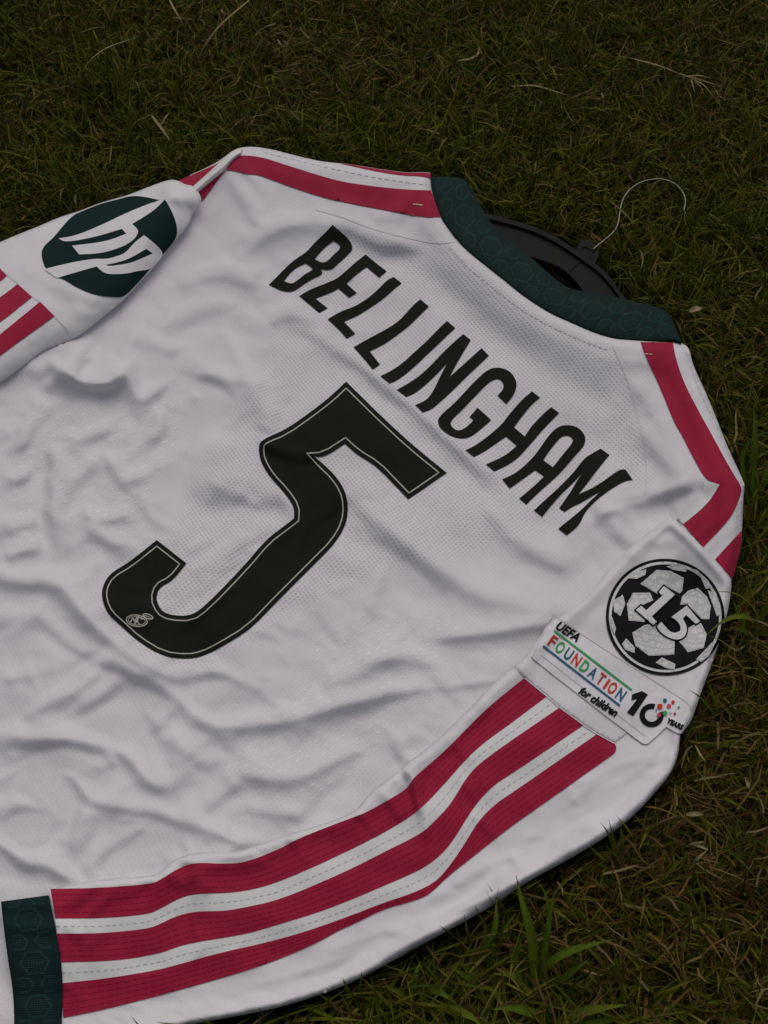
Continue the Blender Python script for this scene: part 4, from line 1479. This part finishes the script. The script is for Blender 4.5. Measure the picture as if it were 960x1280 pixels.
area('digit', q([(600, 432), (650, 415), (680, 432), (607, 540), (575, 522), (628, 452), (598, 462)], 640, 760, 4), patch_z, 0.0013, M_BLACK, long_patch, 4, 2)
th2 = np.linspace(-0.35, 2 * np.pi - 1.25, 40)
arc = np.stack([814.6 + 11.8 * np.cos(th2) + 0.0, 894.0 + 11.4 * np.sin(th2)], -1)
V, F = ribbon_px(arc, 6.6)
drape(V, F, patch_z, 0.0013, 'digit', M_BLACK, long_patch)
for x, y, r, mt in ((765, 462, 10, M_FBLUE), (805, 470, 9, M_FRED), (740, 492, 14, M_FRED), (785, 490, 11, M_FCORAL),
                    (833, 495, 6, M_FGREEN), (765, 525, 12, M_FGREEN), (793, 520, 7, M_STITCH), (814, 528, 7, M_FCORAL),
                    (735, 535, 11, M_FCORAL), (722, 510, 5, M_FBLUE)):
    c = (640 + x / 4, 760 + y / 4)
    pts = ell(c[0], c[1], r / 4, r / 4, 0)[::2]
    V = np.vstack([pts, [c]])
    drape(V, [[i, (i + 1) % len(pts), len(pts)] for i in range(len(pts))], patch_z, 0.0017, 'dot', mt, long_patch)

# ------------------------------------------------------------------ the hanger
M_PLAST, nt, bs = new_mat('black_plastic')
bs.inputs['Base Color'].default_value = (0.0065, 0.006, 0.0055, 1)
bs.inputs['Roughness'].default_value = 0.6
bs.inputs['Specular IOR Level'].default_value = 0.12
bump(nt, bs, noise(nt, coords(nt), 900, 2), 0.1, 0.0004)
M_WIRE, nt, bs = new_mat('hook_wire')
bs.inputs['Base Color'].default_value = (0.17, 0.17, 0.14, 1)
bs.inputs['Metallic'].default_value = 0.85
bs.inputs['Roughness'].default_value = 0.38
bump(nt, bs, noise(nt, coords(nt), 700, 2), 0.1, 0.0003)

hanger = bpy.data.objects.new('coat_hanger', None)
hanger.location = tuple(at(690, 330, 0.0))
COL.objects.link(hanger)
hanger['label'] = 'black plastic coat hanger with wire hook inside the shirt collar'
hanger['category'] = 'hanger'


def slab(name, top, bot, z, thick, mat, parent, n=60, k=5, rim=0.0):
    V, F = strip_between(top, bot, n, k)
    t = np.repeat(np.linspace(0, 1, k), n)
    zz = z(V[:, 0], V[:, 1]) + rim * np.maximum(np.exp(-(t / 0.08) ** 2), np.exp(-((1 - t) / 0.08) ** 2))
    P = at(V[:, 0], V[:, 1], zz)
    F = np.array(F)
    qd = P[F[0]]
    if np.cross(qd[1] - qd[0], qd[2] - qd[0])[2] < 0:
        F = F[:, ::-1]
    T = np.vstack([F[:, [0, 1, 2]], F[:, [0, 2, 3]]])
    P2, Fs = skirt(P, T, thick)
    return make_mesh(name, P2, [list(f) for f in F] + Fs[len(T):], mat, parent, False)


hz = lambda X, Y: 0.0275 + 0 * X
slab('hanger_arm', [(420, 238), (500, 246), (560, 256), (600, 267), (640, 277), (670, 286), (700, 301), (726, 319),
                    (750, 336), (764, 351), (777, 370), (800, 400), (840, 455), (872, 520)],
     [(425, 262), (500, 276), (560, 292), (612, 304), (640, 312), (665, 321), (697, 332), (711, 342), (722, 354),
      (732, 368), (750, 400), (790, 460), (825, 500), (852, 540)], hz, 0.010, M_PLAST, hanger, 90, 9)
for nm, ln in (('rim', [(420, 238), (500, 246), (560, 256), (600, 267), (640, 277), (670, 286), (700, 301), (726, 319), (750, 336), (764, 351), (777, 370), (800, 400), (840, 455)]),):
    L = smooth(ln, False)
    slab(nm, L + np.array([0.8, -2.0]), L + np.array([-1.6, 3.2]), lambda X, Y: 0.0305 + 0 * X, 0.012, M_PLAST, hanger, 70, 3)
V, F = tri_region([smooth([(720, 315), (723, 304), (730, 299), (741, 303), (750, 311), (746, 326), (742, 331), (732, 323)], it=2, thresh=70)], 3.0)
P = at(V[:, 0], V[:, 1], 0.029 + 0 * V[:, 0])
P2, F2 = skirt(P, F, 0.012)
make_mesh('hook_socket', P2, F2, M_PLAST, hanger, False)
V, F = ribbon_px(resample(smooth([(724, 316), (728, 308), (735, 308), (741, 313), (738, 321)], False), 2, False), 1.8)
P = at(V[:, 0], V[:, 1], 0.0300 + 0 * V[:, 0])
P2, F2 = skirt(P, np.array([[f[0], f[2], f[1]] for f in F] + [[f[0], f[3], f[2]] for f in F]), 0.002)
make_mesh('socket_ridge', P2, F2, M_PLAST, hanger, False)
V, F = ribbon_px(resample([(714, 338), (718, 333), (727, 326)], 2, False), 1.4)
P = at(V[:, 0], V[:, 1], 0.0283 + 0 * V[:, 0])
make_mesh('web_line', P, [f[::-1] for f in F], M_BLACK, hanger, False)


def tube(name, pts, rad, mat, parent, nseg=8):
    P = np.asarray(pts, float); n = len(P)
    T = np.gradient(P, axis=0); T /= np.linalg.norm(T, axis=1)[:, None]
    V = []
    for p, t in zip(P, T):
        a = np.cross(t, [0, 0, 1.0]); a /= np.linalg.norm(a) + 1e-9
        b = np.cross(a, t)
        for k in range(nseg):
            an = 2 * np.pi * k / nseg
            V.append(p + rad * (a * math.cos(an) + b * math.sin(an)))
    F = [[i * nseg + k, i * nseg + (k + 1) % nseg, (i + 1) * nseg + (k + 1) % nseg, (i + 1) * nseg + k]
         for i in range(n - 1) for k in range(nseg)]
    F += [list(range(nseg))[::-1], [(n - 1) * nseg + k for k in range(nseg)]]
    return make_mesh(name, V, F, mat, parent)


hook = resample(smooth([(741, 312), (747, 307), (757, 299), (767.5, 290), (772, 282), (774, 272), (776, 256), (782, 242),
                        (797, 229), (815, 224), (830, 224), (845, 230), (855, 242), (857.5, 254), (854.5, 262),
                        (857, 269)], False, 3, 80), 2.5, False)
hzv = 0.031 + 0.006 * np.sin(np.linspace(0, np.pi, len(hook)))
tube('hook', at(hook[:, 0], hook[:, 1], hzv), 0.00085, M_WIRE, hanger)

# ------------------------------------------------------------------ grass
HANGER_AREA = np.array([(540, 222), (610, 262), (670, 284), (726, 296), (752, 306), (752, 334), (780, 372), (800, 400), (700, 385),
                        (735, 368), (711, 342), (665, 321), (560, 300)], float)
COLLAR_AREA = np.array(SEAM + C_TOP[::-1], float)
PX_SHIRT = [BODY_S, smooth(RS_LOWER), LSALL_S, HANGER_AREA, COLLAR_AREA]


def under_shirt(P, shrink=5.0):
    u, v = to_px(P + np.array([0, 0, 0.020]))
    r = np.zeros(len(u), bool)
    for L in PX_SHIRT:
        ins = inside([L], u, v)
        d = seg_dist(L, u, v)
        r |= ins & (d > (0 if L is HANGER_AREA else shrink))
    return r


def blades(name, roots, length, width, elev, curl, head, tint, mat, seg=4, zroot=None, kink=0.0, label=None, cat=None):
    """Tapered, bent blades of grass joined into one mesh."""
    n = len(roots)
    s = np.linspace(0, 1, seg + 1)
    P = np.zeros((n, seg + 1, 3)); P[:, 0] = roots
    if zroot is not None:
        P[:, 0, 2] = zroot
    e = elev.copy(); h = head.copy()
    sl = (length / seg)
    for k in range(seg):
        P[:, k + 1, 0] = P[:, k, 0] + sl * np.cos(e) * np.cos(h)
        P[:, k + 1, 1] = P[:, k, 1] + sl * np.cos(e) * np.sin(h)
        P[:, k + 1, 2] = np.maximum(P[:, k, 2] + sl * np.sin(e), 0.001)
        e = e - curl / seg
        h = h + RNG.normal(0, kink, n)
    ok = np.ones(n, bool)                      # leave out blades that would pierce the cloth
    for k in range(1, seg + 1):
        q_ = P[:, k].copy(); zk = q_[:, 2].copy(); q_[:, 2] = 0.022
        u, v = to_px(q_)
        near = (u > -500) & (u < 1000) & (v > 150) & (v < 1420) & (zk < 0.035)
        hit = np.zeros(n, bool)
        for L_ in (BODY_S, PX_SHIRT[1], PAN_S, LSALL_S, COLLAR_AREA, HANGER_AREA):
            hit[near] |= inside([L_], u[near], v[near])
        ok &= ~hit
    P, head, width, tint = P[ok], head[ok], width[ok], tint[ok]
    n = int(ok.sum())
    side = np.stack([-np.sin(head), np.cos(head), np.zeros(n)], -1)
    tw = RNG.normal(0, 0.5, n)
    side[:, 2] = np.sin(tw)
    side /= np.linalg.norm(side, axis=1)[:, None]
    prof = np.array([0.7, 1.0, 0.9, 0.62, 0.0]) if seg == 4 else np.array([0.8, 1.0, 0.7, 0.0])
    V = np.zeros((n, 2 * seg + 1, 3))
    for k in range(seg):
        o = side * (width * prof[k] / 2)[:, None]
        V[:, 2 * k] = P[:, k] - o; V[:, 2 * k + 1] = P[:, k] + o
    V[:, 2 * seg] = P[:, seg]
    base = (np.arange(n) * (2 * seg + 1))[:, None]
    tri = []
    for k in range(seg - 1):
        a, b, c, d = 2 * k, 2 * k + 1, 2 * k + 3, 2 * k + 2
        tri += [(a, b, c), (a, c, d)]
    tri.append((2 * seg - 2, 2 * seg - 1, 2 * seg))
    T = (base[:, :, None] + np.array(tri)[None]).reshape(-1)
    me = bpy.data.meshes.new(name)
    nv, nf = n * (2 * seg + 1), len(T) // 3
    me.vertices.add(nv); me.vertices.foreach_set('co', V.reshape(-1))
    me.loops.add(nf * 3); me.loops.foreach_set('vertex_index', T.astype(np.int32))
    me.polygons.add(nf)
    me.polygons.foreach_set('loop_start', np.arange(0, nf * 3, 3, dtype=np.int32))
    me.polygons.foreach_set('use_smooth', np.ones(nf, bool))
    ca = me.attributes.new('tint', 'FLOAT_COLOR', 'POINT')
    cv = np.ones((n, 2 * seg + 1, 4)); cv[:, :, :3] = tint[:, None, :]
    ca.data.foreach_set('color', cv.reshape(-1).astype(np.float32))
    me.materials.append(mat)
    me.update(); me.validate()
    o = bpy.data.objects.new(name, me); COL.objects.link(o)
    if label:
        o['kind'] = 'stuff'; o['label'] = label; o['category'] = cat
    return o


def dryness(x, y):
    """Patches where the lawn is dry: large to the lower right, scattered elsewhere."""
    n = perlin(x * 5 + 3, y * 5 + 1, 71) + 0.6 * perlin(x * 13, y * 13, 72)
    d = 0.13 + 0.55 * n
    d += 0.62 * np.exp(-(((x - 0.25) / 0.13) ** 2 + ((y - 0.24) / 0.16) ** 2))
    d += 0.22 * np.exp(-(((x - 0.02) / 0.20) ** 2 + ((y - 1.12) / 0.20) ** 2))
    d -= 0.20 * np.exp(-(((x - 0.25) / 0.20) ** 2 + ((y - 0.80) / 0.20) ** 2))
    return np.clip(d, 0, 1)


def scatter(n, x0, x1, y0, y1, hole=None):
    P = np.stack([RNG.uniform(x0, x1, n), RNG.uniform(y0, y1, n), np.zeros(n)], -1)
    if hole:
        m = (P[:, 0] > hole[0]) & (P[:, 0] < hole[1]) & (P[:, 1] > hole[2]) & (P[:, 1] < hole[3])
        P = P[~m]
    return P[~under_shirt(P)]


def greens(n, dry):
    g = np.array([[0.064, 0.082, 0.0035], [0.097, 0.110, 0.007], [0.035, 0.057, 0.0035], [0.150, 0.140, 0.019]])
    c = g[RNG.integers(0, 4, n)] * RNG.uniform(0.7, 1.25, (n, 1))
    b = np.array([0.14, 0.082, 0.022]) * RNG.uniform(0.5, 1.2, (n, 1))
    k = (RNG.random(n) < dry * 0.55)[:, None]
    return np.where(k, b, c)


IN = (-0.62, 0.62, -0.02, 1.45)
for nm, cnt, box, hole, lab in (
        ('grass', 190000, IN, None, 'short dense green lawn grass around the shirt'),
        ('outer_grass', 190000, (-2.5, 2.5, -0.9, 3.8), IN, 'short green lawn grass farther out around the shirt')):
    R = scatter(cnt, *box, hole=hole)
    clump = perlin(R[:, 0] * 26, R[:, 1] * 26, 81)
    R = R[RNG.random(len(R)) < 0.62 + 0.9 * clump]
    if nm == 'grass':
        for L_ in PX_SHIRT[:3]:                          # blades pushed up along the rim of the shirt
            k = resample(L_, 2.0)
            e_ = at(k[:, 0], k[:, 1], 0.026) + np.c_[RNG.normal(0, 0.006, (len(k), 2)), np.zeros(len(k))]
            e_[:, 2] = 0
            R = np.vstack([R, e_[~under_shirt(e_, -1.0)]])
    n = len(R)
    dry = dryness(R[:, 0], R[:, 1])
    ln = RNG.uniform(0.022, 0.058, n) * (1.08 - 0.35 * dry) * (1 + 0.35 * perlin(R[:, 0] * 9, R[:, 1] * 9, 82))
    far = 1.0 if nm == 'grass' else 1.5
    blades(nm, R, ln * (1 + 0.3 * (far > 1)), RNG.uniform(0.0010, 0.0026, n) * far * (1 + 0.5 * (far > 1)), RNG.uniform(0.35, 1.45, n), RNG.normal(1.1, 0.9, n),
           RNG.uniform(0, 2 * np.pi, n), greens(n, dry), M_BLADE, label=lab, cat='grass')
R = scatter(95000, *IN)
dry = dryness(R[:, 0], R[:, 1])
R = R[RNG.random(len(R)) < 0.25 + 0.75 * dry]
n = len(R)
t = np.array([[0.115, 0.066, 0.018], [0.20, 0.130, 0.045], [0.066, 0.036, 0.011], [0.075, 0.058, 0.010]])[RNG.integers(0, 4, n)] * RNG.uniform(0.6, 1.2, (n, 1))
blades('dry_thatch', R, RNG.uniform(0.015, 0.042, n), RNG.uniform(0.0007, 0.0018, n), RNG.normal(0.15, 0.30, n),
       RNG.normal(0.3, 0.8, n), RNG.uniform(0, 2 * np.pi, n), t, M_DRY, seg=3, zroot=RNG.uniform(0.002, 0.022, n), kink=0.25,
       label='brown dry thatch lying between the green blades', cat='grass')
R = scatter(5200, *IN)
dry = dryness(R[:, 0], R[:, 1])
R = R[RNG.random(len(R)) < 0.10 + 0.85 * dry ** 1.5]
n = len(R)
t = np.array([0.22, 0.165, 0.08]) * RNG.uniform(0.55, 1.15, (n, 1))
blades('straw_litter', R, RNG.uniform(0.010, 0.034, n), RNG.uniform(0.0008, 0.0020, n), RNG.normal(0.1, 0.25, n),
       RNG.normal(0.1, 0.5, n), RNG.uniform(0, 2 * np.pi, n), t, M_DRY, zroot=RNG.uniform(0.015, 0.032, n), kink=0.2,
       label='pale straw pieces littered over the lawn', cat='grass')


# ------------------------------------------------------------------ single larger plants and stalks
def leaf(name, pts, width, tint, parent, mat=M_BLADE, fold=0.25):
    """One blade through (x, y, z) points, folded along its midrib."""
    P = np.array([at(u, v, z) for u, v, z in pts])
    d = np.r_[0, np.cumsum(np.linalg.norm(np.diff(P, axis=0), axis=1))]
    tt_ = np.linspace(0, d[-1], 14)
    C = np.stack([np.interp(tt_, d, P[:, k]) for k in range(3)], -1)
    for _ in range(3):
        C[1:-1] = 0.25 * C[:-2] + 0.5 * C[1:-1] + 0.25 * C[2:]
    T = np.gradient(C, axis=0); T /= np.linalg.norm(T, axis=1)[:, None]
    view = np.array([0.15, -0.3, 1.0])
    S = np.cross(T, view); S /= np.linalg.norm(S, axis=1)[:, None]
    N = np.cross(S, T)
    s = np.linspace(0, 1, 14)
    w = width * np.clip(np.minimum(0.55 + 1.6 * s, (1 - s) * 2.4 + 0.03), 0, 1)[:, None] / 2
    V = np.vstack([C - S * w + N * w * fold, C, C + S * w + N * w * fold])
    F = []
    for i in range(13):
        F += [[i, i + 1, 15 + i, 14 + i], [14 + i, 15 + i, 29 + i, 28 + i]]
    o = make_mesh(name, V, F, mat, parent)
    ca = o.data.attributes.new('tint', 'FLOAT_COLOR', 'POINT')
    k = np.ones((42, 4)); k[:, :3] = tint
    k[14:28, :3] *= 1.25
    ca.data.foreach_set('color', k.reshape(-1).astype(np.float32))
    return o


def tuft(root, blades_, label, group='coarse grass tufts'):
    e = bpy.data.objects.new('grass_tuft', None)
    e.location = tuple(at(root[0], root[1], 0.0))
    COL.objects.link(e)
    e['label'] = label; e['category'] = 'grass tuft'; e['group'] = group
    for pts, w, c in blades_:
        leaf('blade', pts, w, c, e)
    return e


G1, G2, G3 = (0.095, 0.150, 0.010), (0.062, 0.108, 0.008), (0.120, 0.158, 0.016)
tuft((669, 1238), [
    ([(669, 1238, .004), (667, 1205, .02), (664, 1165, .04), (652, 1128, .055), (645, 1094, .062)], .0062, G1),
    ([(670, 1236, .004), (676, 1215, .02), (690, 1198, .032), (715, 1186, .038), (768, 1174, .03)], .0048, G1),
    ([(664, 1236, .004), (640, 1205, .02), (655, 1165, .034)], .0048, G2),
    ([(676, 1236, .004), (680, 1195, .02), (686, 1150, .036), (694, 1109, .046)], .0042, G2),
    ([(672, 1238, .004), (682, 1180, .02), (687, 1140, .035), (681, 1105, .044), (668, 1099, .046)], .003, G2),
    ([(660, 1240, .004), (642, 1218, .02), (616, 1217, .024)], .004, G3),
    ([(674, 1240, .004), (700, 1225, .02), (735, 1200, .03), (738, 1197, .03)], .0045, G2),
], 'tall broad-bladed grass tuft just below the striped sleeve')
tuft((690, 1276), [
    ([(690, 1280, .006), (720, 1266, .02), (752, 1259, .028), (785, 1256, .03)], .0055, G3),
    ([(688, 1282, .006), (668, 1266, .02), (640, 1258, .03), (614, 1262, .03)], .0055, G1),
    ([(690, 1284, .006), (684, 1262, .02), (700, 1245, .03)], .004, G2),
    ([(692, 1285, .006), (740, 1280, .02), (790, 1268, .026)], .0045, G2),
], 'low spreading green grass tuft at the bottom edge of the picture')
tuft((613, 1212), [
    ([(613, 1212, .004), (612, 1180, .02), (622, 1150, .03), (621, 1130, .034)], .0042, G1),
    ([(612, 1214, .004), (606, 1180, .02), (606, 1150, .032)], .0035, G2),
    ([(616, 1210, .004), (628, 1165, .022), (645, 1140, .03)], .0035, G1),
    ([(610, 1216, .004), (618, 1240, .015), (632, 1262, .018)], .005, G2),
    ([(608, 1216, .004), (590, 1225, .02), (560, 1206, .03)], .0045, G2),
], 'small green grass tuft between the sleeve edge and the tall tuft')
tuft((522, 1262), [
    ([(518, 1262, .004), (516, 1235, .02), (520, 1212, .03), (526, 1202, .03)], .0045, G1),
    ([(524, 1262, .004), (534, 1235, .02), (552, 1240, .026), (572, 1256, .024)], .0045, G1),
    ([(520, 1264, .004), (500, 1240, .018), (478, 1232, .024)], .004, G3),
    ([(528, 1268, .004), (556, 1258, .02), (588, 1268, .026), (606, 1286, .024)], .006, G3),
], 'green grass tuft under the sleeve near the bottom left')
tuft((940, 640), [
    ([(943, 640, .004), (940, 590, .025), (944, 550, .045), (942, 505, .06)], .0062, G2),
    ([(938, 640, .004), (925, 570, .03), (938, 545, .04), (958, 540, .042)], .004, G2),
    ([(945, 642, .004), (955, 600, .025), (966, 560, .04)], .0045, G2),
    ([(940, 640, .004), (952, 625, .02), (975, 610, .03)], .004, G1),
], 'tall grass tuft at the right edge beside the shirt shoulder')
tuft((948, 792), [
    ([(948, 792, .006), (938, 770, .035), (914, 770, .052), (896, 780, .056), (884, 793, .054)], .0042, G3),
    ([(950, 790, .006), (944, 760, .035), (920, 739, .052), (880, 740, .056)], .0012, G3),
    ([(940, 800, .006), (920, 815, .03), (902, 800, .045), (886, 794, .052)], .0016, (0.16, 0.15, 0.06)),
    ([(948, 790, .006), (955, 760, .03), (975, 745, .04)], .0045, G1),
    ([(938, 792, .006), (925, 775, .03), (915, 745, .045)], .0035, G2),
    ([(946, 796, .006), (930, 788, .03), (915, 784, .042)], .005, G2),
], 'grass tuft whose blades reach over the round star patch')

tuft((900, 905), [
    ([(900, 905, .004), (888, 885, .025), (872, 868, .04), (860, 862, .044)], .0022, G2),
    ([(902, 905, .004), (896, 880, .025), (884, 850, .042)], .0026, G1),
    ([(898, 908, .004), (882, 905, .025), (862, 912, .036)], .0016, G3),
    ([(904, 906, .004), (915, 880, .025), (920, 850, .04)], .0028, G2),
], 'thin grass tuft at the shirt edge beside the bold ten')
tuft((772, 1078), [
    ([(772, 1078, .004), (768, 1060, .022), (758, 1036, .038), (750, 1028, .042)], .0024, G2),
    ([(774, 1078, .004), (778, 1055, .024), (776, 1028, .040)], .0028, G1),
    ([(770, 1080, .004), (752, 1072, .022), (735, 1056, .036)], .0018, G3),
    ([(775, 1080, .004), (796, 1062, .022), (812, 1050, .03)], .0026, G2),
], 'small grass tuft against the lower right sleeve edge')
tuft((440, 1262), [
    ([(440, 1262, .004), (436, 1242, .022), (428, 1222, .038)], .0026, G1),
    ([(442, 1263, .004), (450, 1240, .022), (452, 1214, .040)], .0024, G2),
    ([(438, 1264, .004), (418, 1256, .02), (398, 1242, .034)], .0020, G3),
    ([(444, 1264, .004), (466, 1252, .02), (484, 1250, .026)], .0028, G1),
], 'small grass tuft against the sleeve at the bottom of the picture')

M_STALK = blade_mat('straw_stalk', 0.1)
STR = (0.25, 0.20, 0.10)


def stalk(name, lines, label, cat, group, w=0.0016, tint=STR, root=None):
    e = bpy.data.objects.new(name, None)
    p0 = lines[0][0]
    e.location = tuple(at(p0[0], p0[1], 0.0))
    COL.objects.link(e)
    e['label'] = label; e['category'] = cat
    if group:
        e['group'] = group
    for i, l in enumerate(lines):
        leaf('strand', l, w * (1 if i == 0 else 0.8), tint, e, M_STALK, 0.5)
    return e


gs = 'dry stalks on the lawn'
stalk('dry_stalk', [[(99, 104, .012), (106, 80, .035), (130, 60, .046), (176, 45, .04)]],
      'thin curved pale stalk on grass near the upper left corner', 'stalk', gs, .0013, (0.30, 0.26, 0.14))
stalk('dry_stalk', [[(245, 82, .012), (254, 56, .035), (275, 30, .05), (312, 0, .055), (330, -16, .05)]],
      'long straw stalk arching up to the top edge of the picture', 'stalk', gs, .0018, (0.30, 0.24, 0.12))
stalk('dry_stalk', [[(190, 145, .034), (200, 158, .036), (213, 176, .034)], [(200, 158, .035), (206, 148, .04), (212, 140, .042)]],
      'forked pale straw piece on grass above the white shoulder', 'stalk', gs, .0028)
stalk('dry_stalk', [[(210, -4, .04), (218, 12, .042), (229, 30, .036)]],
      'short pale straw blade at the top left edge', 'stalk', gs, .0022)
stalk('dry_stalk', [[(572, 76, .03), (588, 74, .036), (603, 64, .036)], [(588, 74, .034), (596, 70, .038), (600, 58, .04)]],
      'bent straw piece on grass above the green collar', 'stalk', gs, .0026)
stalk('seed_head', [[(774, 70, .02), (800, 76, .035), (825, 82, .04), (858, 96, .04)],
                    [(850, 92, .038), (875, 100, .042), (902, 108, .04)], [(856, 94, .038), (880, 106, .044), (893, 122, .04)],
                    [(860, 96, .038), (878, 110, .04), (880, 120, .036)], [(862, 96, .038), (866, 106, .042), (868, 116, .04)],
                    [(852, 96, .038), (874, 94, .046), (890, 98, .046)]],
      'fallen pale grass seed head on a thin stalk at the upper right', 'seed head', None, .0020)
stalk('dry_stalk', [[(640, 108, .03), (668, 106, .036), (712, 120, .034)]],
      'thin straw lying level in the grass between collar and seed head', 'stalk', gs, .0018)
stalk('dry_stalk', [[(858, 1018, .03), (868, 1017, .033), (880, 1018, .031)]],
      'short thick straw bit on brown grass below the sleeve', 'stalk', gs, .0032)
stalk('dry_stalk', [[(869, 932, .03), (876, 945, .036), (884, 954, .034)]],
      'short green-grey straw in grass below the lettered patch', 'stalk', gs, .0016)
stalk('dry_stalk', [[(861, 1086, .024), (872, 1072, .034), (885, 1062, .034)], [(885, 1062, .034), (876, 1058, .034), (866, 1056, .03)]],
      'angled straw twig in the dry patch at the lower right', 'stalk', gs, .0022)
stalk('dry_stalk', [[(932, 972, .03), (935, 982, .034), (938, 988, .03)]],
      'tiny pale straw near the right edge below the sleeve', 'stalk', gs, .003)
stalk('dry_leaf', [[(862, 389, .034), (870, 386, .038), (878, 385, .036)]],
      'small tan dry leaf on grass right of the green collar', 'leaf', None, .005, (0.36, 0.26, 0.16))
